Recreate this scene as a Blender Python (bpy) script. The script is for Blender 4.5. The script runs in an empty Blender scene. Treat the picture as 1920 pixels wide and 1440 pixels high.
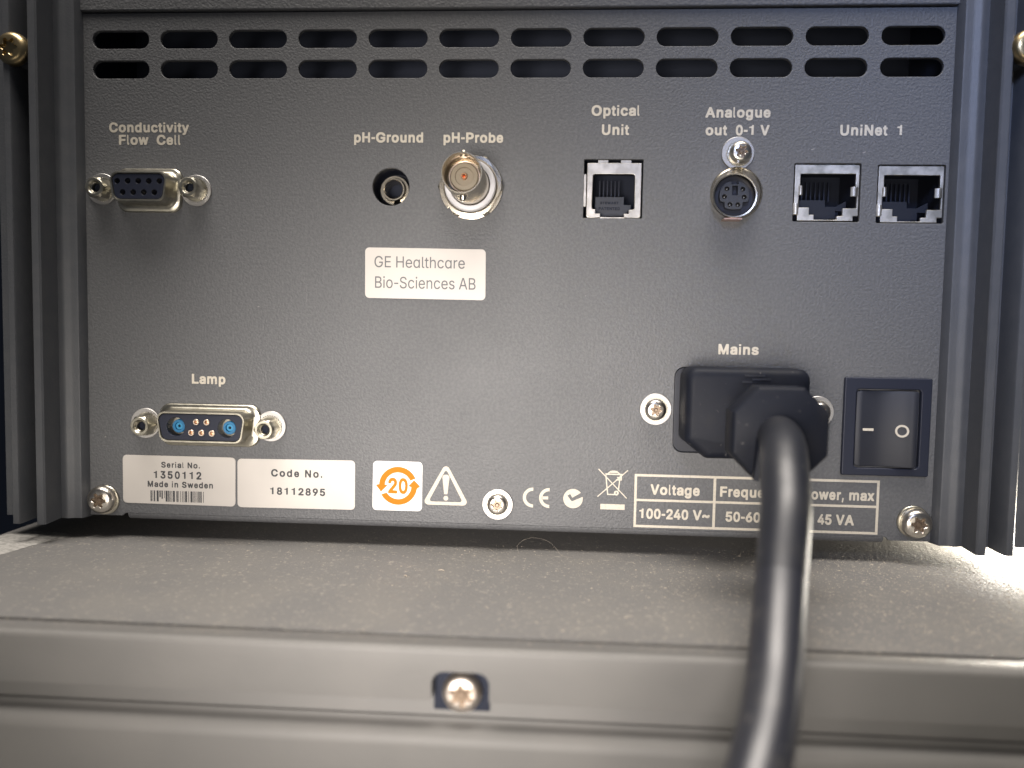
import bpy, bmesh, math, random
from mathutils import Matrix, Vector
R = random.Random(7)
S = 0.001                      # every builder below works in millimetres; meshes are stored in metres
sc = bpy.context.scene
COL = sc.collection

# ---------------------------------------------------------------- camera, world, lamps, exposure
cd = bpy.data.cameras.new("camera")
cam = bpy.data.objects.new("camera", cd)
COL.objects.link(cam)
cd.sensor_width = 36.0
cd.lens = 26.25
cd.clip_start = 0.005
cd.clip_end = 20.0
rt = Vector((0.99814301, 0.05830429, 0.01763902))
up = Vector((-0.02101729, 0.05784611, 0.99810425))
bk = Vector((0.05717341, -0.99662151, 0.05896409))
cam.matrix_world = Matrix(((rt.x, up.x, bk.x, 0.0141847), (rt.y, up.y, bk.y, -0.1904444),
                           (rt.z, up.z, bk.z, 0.0495650), (0, 0, 0, 1)))
cd.dof.use_dof = True
cd.dof.focus_distance = 0.190
cd.dof.aperture_fstop = 8.2
sc.camera = cam

world = bpy.data.worlds.new("World")
sc.world = world
world.use_nodes = True
bg = world.node_tree.nodes["Background"]
bg.inputs[0].default_value = (0.48, 0.54, 0.68, 1)
bg.inputs[1].default_value = 0.075


def area(name, loc, target, size, power, color, size_y=None, spread=None):
    l = bpy.data.lights.new(name, 'AREA')
    l.energy = power
    l.color = color
    l.size = size
    if size_y:
        l.shape = 'RECTANGLE'
        l.size_y = size_y
    if spread:
        l.spread = math.radians(spread)
    o = bpy.data.objects.new(name, l)
    COL.objects.link(o)
    o.location = [v * S for v in (loc[0], -loc[1], loc[2])]
    d = Vector((target[0], -target[1], target[2])) * S - o.location
    o.rotation_euler = d.to_track_quat('-Z', 'Y').to_euler()
    return o


def spot(name, loc, target, power, color, cone, radius):
    l = bpy.data.lights.new(name, 'SPOT')
    l.energy = power
    l.color = color
    l.spot_size = math.radians(cone)
    l.spot_blend = 1.0
    l.shadow_soft_size = radius * S
    o = bpy.data.objects.new(name, l)
    COL.objects.link(o)
    o.location = [v * S for v in (loc[0], -loc[1], loc[2])]
    d = Vector((target[0], -target[1], target[2])) * S - o.location
    o.rotation_euler = d.to_track_quat('-Z', 'Y').to_euler()
    return o


spot("front_lamp", (-28, 240, 18), (0, 0, 20), 4.5, (1.0, 0.925, 0.87), 54, 45)
area("ceiling_light", (-10, 105, 420), (-10, 62, -10), 0.60, 0.95, (1.0, 0.93, 0.855), 0.16, spread=58)
area("low_fill", (-30, 370, -70), (-4, 62, -26), 0.42, 0.095, (1.0, 0.92, 0.80), 0.10, spread=46)
area("cool_fill", (40, 330, 240), (128, 0, 108), 0.10, 0.055, (0.50, 0.62, 1.0), spread=34)  # added blue fill, not a window; imitates lens veil at upper right
area("rear_leak_light", (140, -6, -1.4), (120, 12, -4.8), 0.022, 0.06, (1.0, 0.95, 0.86), 0.005)  # unseen stand-in for window light leaking from behind right
area("rear_leak_glow", (146, -32, 4), (92, 12, -5), 0.06, 0.16, (1.0, 0.90, 0.72), 0.013)  # wider stand-in for the same rear light, spreading under the rail

sc.view_settings.view_transform = 'Standard'
sc.view_settings.look = 'None'
sc.view_settings.exposure = 0.0
sc.view_settings.gamma = 1.0
sc.cycles.use_denoising = True
sc.cycles.max_bounces = 8


# ---------------------------------------------------------------- materials
def mat(name, base, rough=0.5, metal=0.0, bump=None, noise=None, spec=0.5, coat=0.0, dust=None, rvar=None):
    """bump=(scale per metre, strength, distance m); noise=(scale, second colour, lo, hi); dust=(scale, colour, lo, hi)"""
    m = bpy.data.materials.new(name)
    m.use_nodes = True
    nt = m.node_tree
    N, L = nt.nodes, nt.links
    b = N["Principled BSDF"]
    b.inputs["Base Color"].default_value = (*base, 1)
    b.inputs["Roughness"].default_value = rough
    b.inputs["Metallic"].default_value = metal
    b.inputs["Specular IOR Level"].default_value = spec
    b.inputs["Coat Weight"].default_value = coat
    tc = N.new("ShaderNodeTexCoord")
    col = None

    def tex(scale, detail=3.0):
        t = N.new("ShaderNodeTexNoise")
        t.inputs["Scale"].default_value = scale
        t.inputs["Detail"].default_value = detail
        L.new(tc.outputs["Object"], t.inputs["Vector"])
        return t.outputs["Fac"]

    def layer(prev, n):
        fac = tex(n[0])
        mr = N.new("ShaderNodeMapRange")
        mr.inputs["From Min"].default_value = n[2]
        mr.inputs["From Max"].default_value = n[3]
        L.new(fac, mr.inputs["Value"])
        mx = N.new("ShaderNodeMix")
        mx.data_type = 'RGBA'
        L.new(mr.outputs["Result"], mx.inputs["Factor"])
        if prev is None:
            mx.inputs["A"].default_value = (*base, 1)
        else:
            L.new(prev, mx.inputs["A"])
        mx.inputs["B"].default_value = (*n[1], 1)
        return mx.outputs["Result"]
    if noise:
        col = layer(col, noise)
    if dust:
        col = layer(col, dust)
    if col:
        L.new(col, b.inputs["Base Color"])
    if rvar:
        mr = N.new("ShaderNodeMapRange")
        mr.inputs["From Min"].default_value = 0.35
        mr.inputs["From Max"].default_value = 0.65
        mr.inputs["To Min"].default_value = rvar[1]
        mr.inputs["To Max"].default_value = rvar[2]
        L.new(tex(rvar[0], 6.0), mr.inputs["Value"])
        L.new(mr.outputs["Result"], b.inputs["Roughness"])
    if bump:
        bn = N.new("ShaderNodeBump")
        bn.inputs["Strength"].default_value = bump[1]
        bn.inputs["Distance"].default_value = bump[2]
        L.new(tex(bump[0], 2.0), bn.inputs["Height"])
        L.new(bn.outputs["Normal"], b.inputs["Normal"])
    return m


M = dict(
    coat=mat("powder_coat", (0.088, 0.090, 0.095), 0.55, bump=(1750, 0.85, 0.00020), noise=(1300, (0.104, 0.106, 0.110), 0.42, 0.62), rvar=(35, 0.52, 0.60), spec=0.4),
    rail=mat("rail_coat", (0.066, 0.070, 0.078), 0.50, bump=(1900, 0.55, 0.00010), noise=(260, (0.076, 0.079, 0.086), 0.4, 0.7)),
    cover=mat("dusty_coat", (0.112, 0.109, 0.105), 0.55, bump=(1300, 0.9, 0.00020), noise=(55, (0.125, 0.120, 0.112), 0.42, 0.66),
              dust=(1100, (0.24, 0.22, 0.19), 0.60, 0.75)),
    front=mat("cabinet_coat", (0.098, 0.095, 0.090), 0.58, bump=(1500, 0.4, 0.00008), noise=(60, (0.108, 0.104, 0.098), 0.4, 0.68)),
    chassis=mat("inner_chassis", (0.055, 0.064, 0.092), 0.7, spec=0.2),
    dark=mat("inner_black", (0.016, 0.019, 0.030), 0.8, spec=0.2),
    ink=mat("cream_ink", (0.50, 0.46, 0.385), 0.6, noise=(1600, (0.40, 0.365, 0.305), 0.5, 0.75)),
    paper=mat("cream_sticker", (0.50, 0.47, 0.435), 0.42, noise=(90, (0.475, 0.447, 0.415), 0.4, 0.7)),
    white=mat("white_sticker", (0.62, 0.615, 0.605), 0.38),
    print=mat("black_print", (0.035, 0.036, 0.04), 0.6),
    grey_print=mat("grey_print", (0.12, 0.12, 0.125), 0.6),
    orange=mat("orange_print", (0.46, 0.155, 0.007), 0.7, spec=0.2),
    zinc=mat("zinc_plate", (0.50, 0.475, 0.40), 0.33, 1.0, bump=(700, 0.25, 0.00006), noise=(500, (0.36, 0.34, 0.28), 0.45, 0.7)),
    washer=mat("washer_plate", (0.40, 0.39, 0.38), 0.5, 1.0, bump=(2200, 0.35, 0.00005)),
    steel=mat("bright_steel", (0.66, 0.62, 0.56), 0.28, 1.0, noise=(600, (0.55, 0.50, 0.44), 0.5, 0.75)),
    nickel=mat("nickel", (0.58, 0.53, 0.44), 0.27, 1.0, bump=(500, 0.1, 0.00004)),
    satin=mat("satin_steel", (0.80, 0.72, 0.63), 0.42, 1.0, noise=(500, (0.66, 0.56, 0.46), 0.45, 0.7)),
    grime=mat("grimy_steel", (0.20, 0.15, 0.11), 0.45, 0.8),
    chip=mat("chipped_paint", (0.24, 0.23, 0.22), 0.6),
    tarnish=mat("tarnished_shield", (0.62, 0.60, 0.56), 0.50, 1.0, bump=(380, 0.3, 0.0001), noise=(240, (0.36, 0.35, 0.32), 0.42, 0.6)),
    brass=mat("dull_brass", (0.40, 0.31, 0.17), 0.34, 1.0),
    boot=mat("strain_relief_rubber", (0.010, 0.0112, 0.016), 0.44, bump=(800, 0.25, 0.00006), noise=(150, (0.020, 0.020, 0.022), 0.5, 0.8), dust=(600, (0.10, 0.098, 0.095), 0.70, 0.76), spec=0.58),
    tin=mat("tin_shield", (0.36, 0.345, 0.32), 0.48, 1.0, bump=(380, 0.3, 0.0001), noise=(330, (0.50, 0.48, 0.45), 0.4, 0.65)),
    copper=mat("copper_contact", (0.78, 0.40, 0.22), 0.3, 1.0),
    gold=mat("gold_contact", (0.82, 0.68, 0.57), 0.3, 1.0),
    black=mat("black_plastic", (0.014, 0.016, 0.024), 0.52, bump=(900, 0.15, 0.00004), spec=0.4),
    navy=mat("navy_plastic", (0.013, 0.016, 0.029), 0.45, spec=0.3),
    well=mat("grey_black_plastic", (0.022, 0.025, 0.034), 0.5),
    blue=mat("blue_insulator", (0.012, 0.15, 0.32), 0.4),
    blue2=mat("blue_insulator_core", (0.03, 0.25, 0.45), 0.4),
    insul=mat("grey_insulator", (0.55, 0.54, 0.55), 0.4),
    beige=mat("beige_dielectric", (0.24, 0.20, 0.14), 0.5),
    rubber=mat("dusty_rubber", (0.008, 0.0095, 0.015), 0.55, bump=(1000, 0.35, 0.00008), noise=(130, (0.015, 0.0155, 0.019), 0.50, 0.80), dust=(700, (0.11, 0.105, 0.10), 0.70, 0.76), spec=0.14),
    cable=mat("cable_sheath", (0.012, 0.013, 0.019), 0.42, bump=(420, 0.12, 0.00008), noise=(240, (0.035, 0.034, 0.034), 0.55, 0.85), dust=(800, (0.13, 0.125, 0.12), 0.70, 0.76), spec=0.75),
    dust=mat("dust_fleck", (0.36, 0.31, 0.25), 0.8),
    pale_grain=mat("pale_grainy", (0.30, 0.29, 0.27), 0.8, bump=(1300, 0.6, 0.00015), noise=(900, (0.21, 0.205, 0.19), 0.45, 0.6)),
    wall=mat("dim_wall", (0.10, 0.11, 0.14), 0.8),
    pink=mat("copper_tinted_plate", (0.80, 0.55, 0.46), 0.35, 1.0),
)

# letter outlines (thousandths of an em; capitals 720 high): a bold grotesque and a thin one
BOLD = {
    ' ': (278, []),
    ',': (278, [[89,-149,80,-144,73,-132,70,-103,92,108,98,142,106,158,118,164,182,165,196,160,207,142,208,108,162,-128,155,-141,144,-149]]),
    '-': (333, [[51,239,35,252,30,277,31,357,38,374,48,382,64,384,276,384,292,377,301,361,303,340,302,269,297,252,285,240,266,237]]),
    '.': (278, [[121,-4,99,8,76,43,70,76,70,110,73,127,87,158,108,178,130,184,157,183,170,180,189,161,205,131,208,102,205,51,192,22,173,2,154,-5]]),
    '0': (556, [[235,-7,181,10,142,35,103,78,74,128,53,191,41,254,36,305,36,419,47,499,61,553,84,608,122,663,162,697,204,718,255,728,301,728,355,717,402,692,446,650,473,608,500,541,515,473,520,423,520,284,509,212,488,141,456,82,419,40,383,13,344,-2,305,-9],[276,141,293,143,317,155,333,170,349,195,370,263,381,356,371,452,352,516,340,539,324,558,301,573,282,578,263,575,243,566,222,545,209,524,187,457,180,410,179,364,180,313,184,280,192,238,204,204,218,179,232,162,255,147]]),
    '1': (556, [[252,41,236,51,233,65,232,489,225,499,209,504,83,508,73,516,70,525,70,574,76,588,88,595,188,607,215,617,252,646,278,695,294,708,362,710,379,704,386,686,386,60,379,47,362,41]]),
    '2': (556, [[63,1,46,11,36,31,36,103,42,124,306,410,343,465,355,507,347,537,326,561,293,576,259,577,230,566,208,545,197,524,187,482,174,465,151,459,67,461,47,474,40,495,41,549,54,592,79,638,115,676,145,697,184,714,247,727,293,728,347,721,389,705,424,684,453,659,476,629,494,596,507,545,505,457,490,410,471,373,450,343,399,280,295,170,288,158,293,150,305,148,480,147,504,141,515,128,520,111,520,40,515,19,501,5,480,0]]),
    '3': (556, [[231,-7,188,3,144,20,109,44,81,72,61,103,42,149,36,195,38,217,42,228,54,239,69,244,164,241,180,228,193,187,211,163,239,147,278,140,325,152,351,170,368,200,370,217,369,238,361,259,350,276,337,288,317,299,274,311,199,312,188,316,177,326,170,351,170,414,174,436,184,454,259,545,267,558,266,565,251,572,105,573,83,579,73,589,68,604,68,676,70,697,83,714,105,720,451,720,475,717,490,705,496,688,494,604,468,566,384,465,373,444,380,433,420,413,455,387,481,356,501,322,514,284,520,238,519,187,508,137,495,107,471,72,443,44,404,18,365,1,321,-8]]),
    '4': (556, [[335,1,319,10,311,27,309,111,303,129,288,135,66,135,46,137,34,145,26,162,25,242,30,263,54,309,272,705,284,715,296,719,377,720,396,714,406,701,410,680,408,659,320,495,314,474,319,470,346,476,416,475,432,471,443,461,449,436,451,297,461,284,506,280,525,267,531,246,531,170,525,151,514,139,502,135,463,133,452,124,449,31,445,19,436,7,412,0],[221,284,292,282,299,285,307,293,309,309,309,423,307,445,303,451,288,435,219,309,214,293]]),
    '5': (556, [[228,-7,183,3,142,22,100,52,78,78,56,111,41,153,36,191,41,221,50,232,67,239,146,240,166,237,182,225,199,183,216,163,245,146,278,141,299,145,320,155,348,183,359,204,365,225,364,263,354,292,336,318,311,337,282,346,262,348,237,343,179,315,158,311,79,318,63,324,51,334,45,351,45,372,82,692,96,713,117,719,444,720,469,717,484,705,491,684,491,604,487,591,477,580,452,573,233,571,220,558,215,511,219,499,228,495,320,496,369,485,418,461,461,423,483,393,499,364,511,334,518,305,520,200,511,153,494,115,469,76,436,44,398,18,353,0,320,-7]]),
    '6': (556, [[230,-7,180,6,134,31,100,60,68,103,47,149,36,204,36,276,44,318,66,381,106,452,274,701,288,713,305,719,405,718,422,709,430,697,432,676,428,655,320,495,316,482,323,473,372,463,418,442,455,412,487,372,505,334,515,292,520,225,512,166,498,124,475,86,439,46,414,27,372,6,338,-4,305,-9],[263,141,297,142,330,161,353,191,364,229,361,263,343,299,322,318,288,332,255,329,225,313,203,288,191,250,192,217,208,179,230,156]]),
    '8': (556, [[231,-7,172,7,117,37,69,86,45,137,36,187,36,238,42,271,61,322,94,364,100,377,97,389,73,431,62,465,60,562,69,596,90,638,119,671,145,692,176,710,211,721,255,728,302,728,361,716,415,688,461,642,486,596,496,549,496,482,486,440,458,389,456,377,493,322,510,284,520,229,520,187,512,141,494,99,465,61,430,31,389,9,345,-3,310,-9],[261,141,290,140,330,152,350,166,364,187,370,212,364,242,349,264,326,282,290,294,251,291,215,272,191,242,185,212,188,195,195,179,223,153],[270,444,298,447,324,461,341,482,350,507,345,532,330,558,310,572,282,579,255,575,231,563,215,545,206,520,208,495,222,469,243,452]]),
    '9': (556, [[146,1,130,10,122,23,120,44,124,61,232,221,237,238,228,246,180,257,130,281,84,324,65,352,45,398,36,444,36,516,44,562,62,604,83,638,126,681,159,702,205,720,255,728,301,728,355,718,397,701,440,672,472,636,497,593,513,545,520,495,520,457,509,394,494,352,452,272,280,18,267,6,251,1],[254,389,288,387,326,402,351,432,364,469,362,503,346,541,322,565,288,578,255,575,226,559,204,533,192,499,192,465,204,432,226,405]]),
    'A': (722, [[47,1,29,10,21,23,18,44,22,65,268,697,282,713,300,719,408,720,431,715,447,701,463,667,695,78,704,44,699,19,689,7,671,1,576,0,553,3,540,10,530,23,477,162,467,175,445,181,277,181,259,178,247,166,197,36,189,19,178,7,151,0],[324,330,390,329,399,332,405,339,403,356,372,437,363,450,354,449,348,440,317,356,315,339]]),
    'C': (722, [[324,-7,258,7,192,38,164,57,128,90,94,132,63,191,44,254,36,309,36,410,47,478,68,537,105,600,152,652,212,692,271,715,346,728,407,728,465,719,513,704,560,680,603,646,641,603,670,549,685,495,684,465,671,449,654,443,548,443,535,449,526,458,505,503,487,528,467,545,443,559,407,570,377,574,337,569,302,556,267,532,240,502,218,461,206,419,199,372,200,339,210,280,230,233,257,195,284,173,324,153,377,144,434,156,473,178,503,212,527,263,548,276,641,278,662,275,682,259,686,229,669,166,645,122,614,84,561,40,522,18,456,-3,412,-9]]),
    'D': (722, [[97,1,77,15,70,40,70,676,76,704,89,715,106,720,338,720,393,714,435,705,469,693,502,676,557,635,593,592,627,528,646,465,652,419,651,288,634,208,604,145,566,93,532,64,488,36,435,14,351,0],[238,149,317,148,367,158,401,170,448,204,468,234,482,263,494,314,499,360,494,406,485,448,470,482,448,516,418,540,388,555,342,567,279,572,241,571,228,561,226,175,229,158]]),
    'E': (667, [[103,1,79,15,70,40,70,676,77,704,98,717,123,720,580,720,613,714,625,704,631,688,632,617,627,592,610,577,580,573,278,572,262,566,256,545,256,457,259,448,268,441,288,438,560,438,590,431,602,419,607,402,607,330,602,309,588,297,565,291,288,290,268,288,259,280,256,272,256,175,262,154,278,148,585,147,615,143,630,131,637,111,637,36,630,16,615,5,590,0]]),
    'F': (611, [[100,1,78,15,70,40,70,676,77,704,95,717,118,720,533,720,563,714,574,704,580,688,581,617,576,592,560,577,533,573,261,572,246,566,240,549,241,444,243,436,252,428,270,425,505,425,523,422,537,415,546,402,549,385,548,314,542,294,528,282,510,278,270,278,247,272,240,255,240,44,235,19,224,7,206,1]]),
    'G': (778, [[347,-7,309,-2,271,8,233,22,195,42,127,99,90,145,53,221,37,301,36,402,43,452,57,507,85,566,124,618,187,671,262,708,319,722,385,728,475,723,523,713,570,695,613,672,661,635,700,587,728,537,739,495,734,461,722,449,703,443,589,443,566,457,542,499,514,532,471,559,437,570,399,574,361,569,323,556,285,533,264,511,235,465,221,423,212,377,212,343,223,284,241,242,279,191,309,170,333,159,399,144,466,155,499,170,529,195,550,225,554,242,547,250,537,252,423,253,409,255,395,263,385,280,383,301,384,368,395,389,409,397,428,400,699,400,727,393,742,372,742,229,725,170,696,120,665,84,608,40,566,18,494,-3,447,-9]]),
    'H': (722, [[98,1,77,15,70,40,70,676,72,693,77,705,89,715,102,719,183,720,204,717,221,704,227,680,227,465,230,453,238,445,255,442,467,442,488,448,494,461,495,680,501,704,514,715,531,720,616,720,637,713,649,697,652,676,652,44,650,27,645,15,633,5,620,1,535,0,514,5,500,19,495,44,495,272,488,289,467,295,255,295,234,289,228,276,227,44,222,19,212,7,195,1]]),
    'L': (611, [[101,1,78,15,70,40,71,688,82,709,101,718,210,719,233,709,242,697,245,684,245,175,248,158,257,150,271,147,532,147,556,144,570,136,580,120,581,31,570,10,556,3,542,0]]),
    'M': (833, [[96,1,77,15,70,40,70,676,73,697,80,709,92,717,105,720,211,720,231,717,248,705,265,672,403,305,410,291,419,286,427,292,433,305,572,680,585,705,598,715,618,720,728,720,741,717,753,710,761,693,763,672,763,44,760,23,753,11,741,3,728,0,647,0,628,6,617,19,612,44,612,284,606,309,598,305,590,289,483,15,472,5,455,0,386,0,366,4,353,15,343,31,243,289,235,305,227,309,221,284,221,44,216,19,207,7,190,1]]),
    'N': (722, [[97,1,77,15,70,40,70,676,72,693,77,705,89,715,110,720,206,720,219,717,232,710,470,336,487,318,494,322,497,339,497,676,500,697,512,713,529,719,616,720,637,713,649,697,652,676,652,44,650,27,645,15,629,3,608,0,512,1,499,4,487,13,260,368,235,398,228,394,225,377,225,44,222,23,210,7,193,1]]),
    'O': (778, [[332,-7,258,10,182,48,121,102,84,153,56,212,37,301,36,402,42,452,64,524,93,579,134,631,189,675,245,704,309,721,377,728,465,722,533,704,598,669,648,626,690,570,719,511,736,444,742,393,742,330,733,254,713,191,680,132,654,99,598,49,529,14,478,-2,428,-9],[372,145,400,144,446,155,478,170,510,194,533,224,554,263,566,305,572,347,571,377,559,440,543,478,525,507,501,532,465,556,433,568,396,573,364,571,327,562,300,548,267,524,244,495,224,457,212,414,206,372,206,343,217,284,231,246,249,217,272,190,300,170,332,155]]),
    'P': (667, [[100,1,78,15,70,40,70,672,75,701,88,714,109,720,372,720,455,710,519,685,556,661,588,629,610,596,629,545,637,482,632,423,620,381,601,343,581,318,543,283,515,266,473,249,413,236,266,236,247,230,241,213,240,40,235,19,224,7,206,1],[254,385,367,384,404,393,432,409,452,436,461,474,454,512,436,541,409,558,377,567,330,572,271,573,247,567,241,549,241,406,243,394]]),
    'R': (722, [[100,1,78,15,70,40,70,672,75,701,87,714,109,720,368,720,441,712,477,703,509,689,550,664,582,633,610,587,623,549,629,507,629,461,617,398,605,368,590,343,531,288,527,276,531,263,646,65,652,40,647,19,635,6,614,0,509,0,486,7,461,36,343,238,322,248,263,248,245,243,239,229,238,40,231,16,221,6,204,1],[251,402,368,401,404,409,427,420,448,444,456,474,453,507,437,537,413,556,373,567,332,572,268,573,245,567,238,549,238,423,241,410]]),
    'S': (667, [[274,-10,223,-1,177,15,131,39,89,74,60,113,43,155,36,206,38,222,44,235,57,245,75,249,186,247,204,234,222,189,240,168,278,149,324,140,375,144,403,152,424,163,450,189,457,206,456,222,440,243,408,261,218,315,154,344,115,370,84,404,63,446,55,484,56,547,69,589,90,627,135,670,168,691,214,710,274,724,408,724,458,713,509,691,538,673,575,639,602,601,615,568,622,521,620,505,614,492,601,482,583,478,477,480,454,496,438,534,421,552,384,570,338,578,288,570,251,551,232,526,233,500,246,484,278,465,477,408,523,387,560,363,597,328,622,286,631,243,630,172,615,126,592,88,546,44,509,22,463,3,417,-7,371,-11]]),
    'T': (611, [[252,1,231,15,224,40,223,558,217,567,205,572,59,573,33,580,23,592,18,608,18,680,23,701,37,715,59,720,548,720,574,715,588,701,593,680,592,604,588,592,578,580,552,573,402,572,394,570,385,562,383,545,381,27,372,11,355,1]]),
    'U': (722, [[306,-9,268,-1,225,12,166,47,136,74,114,101,82,164,70,232,70,674,75,699,89,713,119,718,195,717,212,711,222,699,227,674,227,278,235,232,253,194,280,167,314,150,365,142,412,151,450,173,472,198,488,236,495,278,495,674,500,699,510,711,527,717,612,718,633,713,647,699,652,670,652,223,645,181,634,147,614,110,588,76,552,44,510,18,467,2,412,-9]]),
    'V': (667, [[278,1,257,15,238,57,23,651,18,676,22,701,37,715,66,720,145,719,161,713,173,701,188,667,323,284,327,275,336,269,343,276,348,287,494,704,506,715,523,720,610,720,631,715,642,705,648,693,649,672,646,655,419,23,406,7,390,1]]),
    'W': (944, [[220,1,203,11,192,31,26,634,18,680,21,697,28,709,41,717,54,720,139,720,160,715,173,704,184,676,266,359,275,335,283,329,289,335,295,352,383,680,391,701,406,715,423,720,517,720,541,714,553,701,561,684,647,356,653,339,661,329,669,335,674,347,758,667,772,704,785,715,806,720,891,720,903,717,916,710,926,688,923,651,753,36,742,14,729,4,717,1,619,0,598,4,581,19,572,40,484,360,479,372,470,377,457,353,377,57,363,19,351,7,334,1]]),
    'a': (556, [[203,-9,154,2,109,25,65,67,44,109,37,139,36,193,46,244,64,273,90,299,109,314,146,332,152,341,141,348,87,364,65,375,51,395,52,425,69,459,99,497,136,524,176,543,216,555,265,562,332,561,390,550,444,526,472,505,504,463,519,425,526,379,526,46,523,25,510,9,493,3,404,2,368,10,292,-10],[238,139,261,135,283,137,306,143,323,152,341,167,353,185,358,202,355,214,341,218,274,210,239,202,216,191,204,176,206,160,218,147],[206,353,212,350,225,350,337,364,352,370,356,383,349,395,332,408,306,416,279,414,252,406,229,391,211,370]]),
    'b': (611, [[289,-9,225,11,187,-2,102,-1,81,8,71,25,70,678,77,703,97,716,191,717,204,713,215,703,222,682,223,560,231,548,242,547,301,562,361,562,420,549,471,522,514,482,535,454,550,425,567,375,575,324,573,211,556,143,542,110,522,80,501,53,473,30,420,2,369,-10],[306,139,327,137,344,140,378,160,403,198,418,257,416,312,407,345,395,371,382,388,365,402,327,414,306,413,284,405,254,379,234,341,223,286,230,232,246,185,272,155]]),
    'c': (556, [[245,-9,190,6,141,34,100,72,71,114,49,164,37,227,36,312,42,358,61,417,82,455,114,495,148,522,203,549,254,560,317,562,359,556,389,548,427,531,456,511,486,481,510,446,522,417,526,388,521,366,511,355,494,347,435,333,406,331,385,341,360,383,334,405,313,412,292,414,254,404,235,392,221,375,199,324,193,291,193,261,205,206,224,173,245,152,270,140,300,137,325,143,348,156,364,173,384,206,397,217,418,221,452,218,499,206,516,194,525,173,524,139,510,105,491,76,458,42,427,20,389,2,342,-9]]),
    'd': (611, [[235,-9,184,6,137,33,94,76,59,135,43,185,36,244,37,329,44,371,59,417,77,451,102,486,137,518,179,544,218,556,261,562,312,562,346,556,376,546,385,548,391,564,391,682,398,703,410,713,427,718,521,715,539,702,545,678,545,46,542,21,530,5,509,-2,427,-1,389,12,325,-9],[278,139,299,138,320,142,338,150,354,164,376,201,391,261,388,312,379,345,370,366,355,387,339,400,320,409,299,414,282,414,261,407,243,397,228,383,206,345,195,291,199,236,217,185,243,155]]),
    'e': (556, [[242,-9,189,5,149,25,105,63,77,101,54,147,42,194,36,236,37,324,47,379,66,430,95,476,128,511,168,538,213,555,258,562,315,561,372,548,401,535,429,516,469,476,498,423,512,383,520,341,520,244,516,232,507,220,464,206,465,202,494,187,506,177,512,160,512,135,495,93,471,59,441,33,413,16,380,1,335,-9],[266,139,303,137,339,151,360,173,373,198,373,206,364,212,348,213,221,213,205,208,201,202,202,194,216,169,238,151],[216,358,335,356,348,361,350,371,341,388,320,404,299,413,274,414,246,406,221,389,209,371,210,362]]),
    'g': (611, [[242,-189,186,-177,127,-148,85,-110,60,-70,58,-41,68,-20,139,22,147,31,143,39,106,72,79,107,56,149,44,187,36,237,36,317,42,363,53,401,74,448,112,498,157,532,206,553,233,559,327,559,390,541,428,555,522,552,540,536,545,511,545,27,540,-28,530,-62,511,-100,490,-125,462,-148,424,-168,382,-182,339,-190],[278,-45,314,-44,352,-31,376,-7,381,5,380,14,369,18,322,8,212,7,208,3,208,-3,225,-24,250,-38],[279,153,297,152,322,158,339,167,356,181,376,212,388,262,386,313,367,368,339,399,318,410,297,415,259,407,227,385,205,347,193,296,196,250,204,220,216,195,242,168]]),
    'i': (278, [[69,0,207,0,207,528,69,528],[69,598,207,598,207,725,69,725]]),
    'l': (278, [[130,-1,106,15,87,41,76,75,70,113,70,681,71,694,76,706,83,714,91,717,143,715,153,706,157,694,159,669,159,172,161,159,165,149,187,141,197,130,203,108,208,66,207,24,197,6,175,-3]]),
    'm': (889, [[99,1,86,7,77,16,70,44,70,516,75,537,86,549,108,555,188,556,233,545,299,563,362,564,415,550,460,520,469,518,518,543,558,558,598,564,656,564,696,555,736,538,756,524,786,495,814,444,823,398,823,40,818,19,808,7,785,0,701,0,680,6,668,19,663,44,661,360,656,381,643,398,620,411,598,415,576,411,553,398,539,381,530,356,529,44,524,19,512,6,491,0,402,0,389,3,376,10,367,23,364,40,363,368,357,386,344,401,322,412,304,415,277,407,258,394,244,377,235,352,230,314,230,40,225,19,215,7,197,1]]),
    'n': (611, [[98,1,77,15,70,40,70,512,72,528,77,541,90,551,107,555,194,555,229,542,290,559,373,560,416,553,460,533,488,512,517,474,533,440,544,398,545,44,543,27,538,15,525,5,512,1,430,0,408,5,393,19,388,44,385,347,376,377,360,398,338,409,312,412,286,408,260,394,244,373,232,343,227,305,227,44,222,19,212,7,194,1]]),
    'o': (611, [[255,-9,197,6,146,34,103,72,73,114,50,164,37,227,36,312,42,358,62,417,84,455,118,495,153,522,211,549,264,560,330,562,374,556,427,540,476,510,512,476,543,430,563,383,575,324,575,232,567,185,552,139,522,88,487,51,454,25,410,4,361,-8,330,-10],[286,139,308,137,330,140,352,149,367,160,383,177,397,202,411,253,408,312,400,341,388,366,371,388,355,400,334,410,312,414,290,413,268,406,236,383,214,345,200,291,203,240,221,190,249,156]]),
    'p': (611, [[98,-179,77,-166,70,-140,70,508,75,538,86,550,106,556,191,556,229,542,272,556,310,561,382,559,412,552,446,538,490,508,521,474,549,428,566,378,575,331,575,222,566,171,549,125,528,87,505,60,471,29,429,5,391,-7,340,-12,306,-11,267,-4,238,6,229,4,223,-14,223,-145,216,-166,204,-176,191,-180],[314,138,335,138,357,145,387,171,408,209,419,268,413,327,395,372,382,388,365,401,344,411,327,414,289,407,268,394,256,382,236,344,223,281,233,218,253,175,278,150]]),
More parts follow.
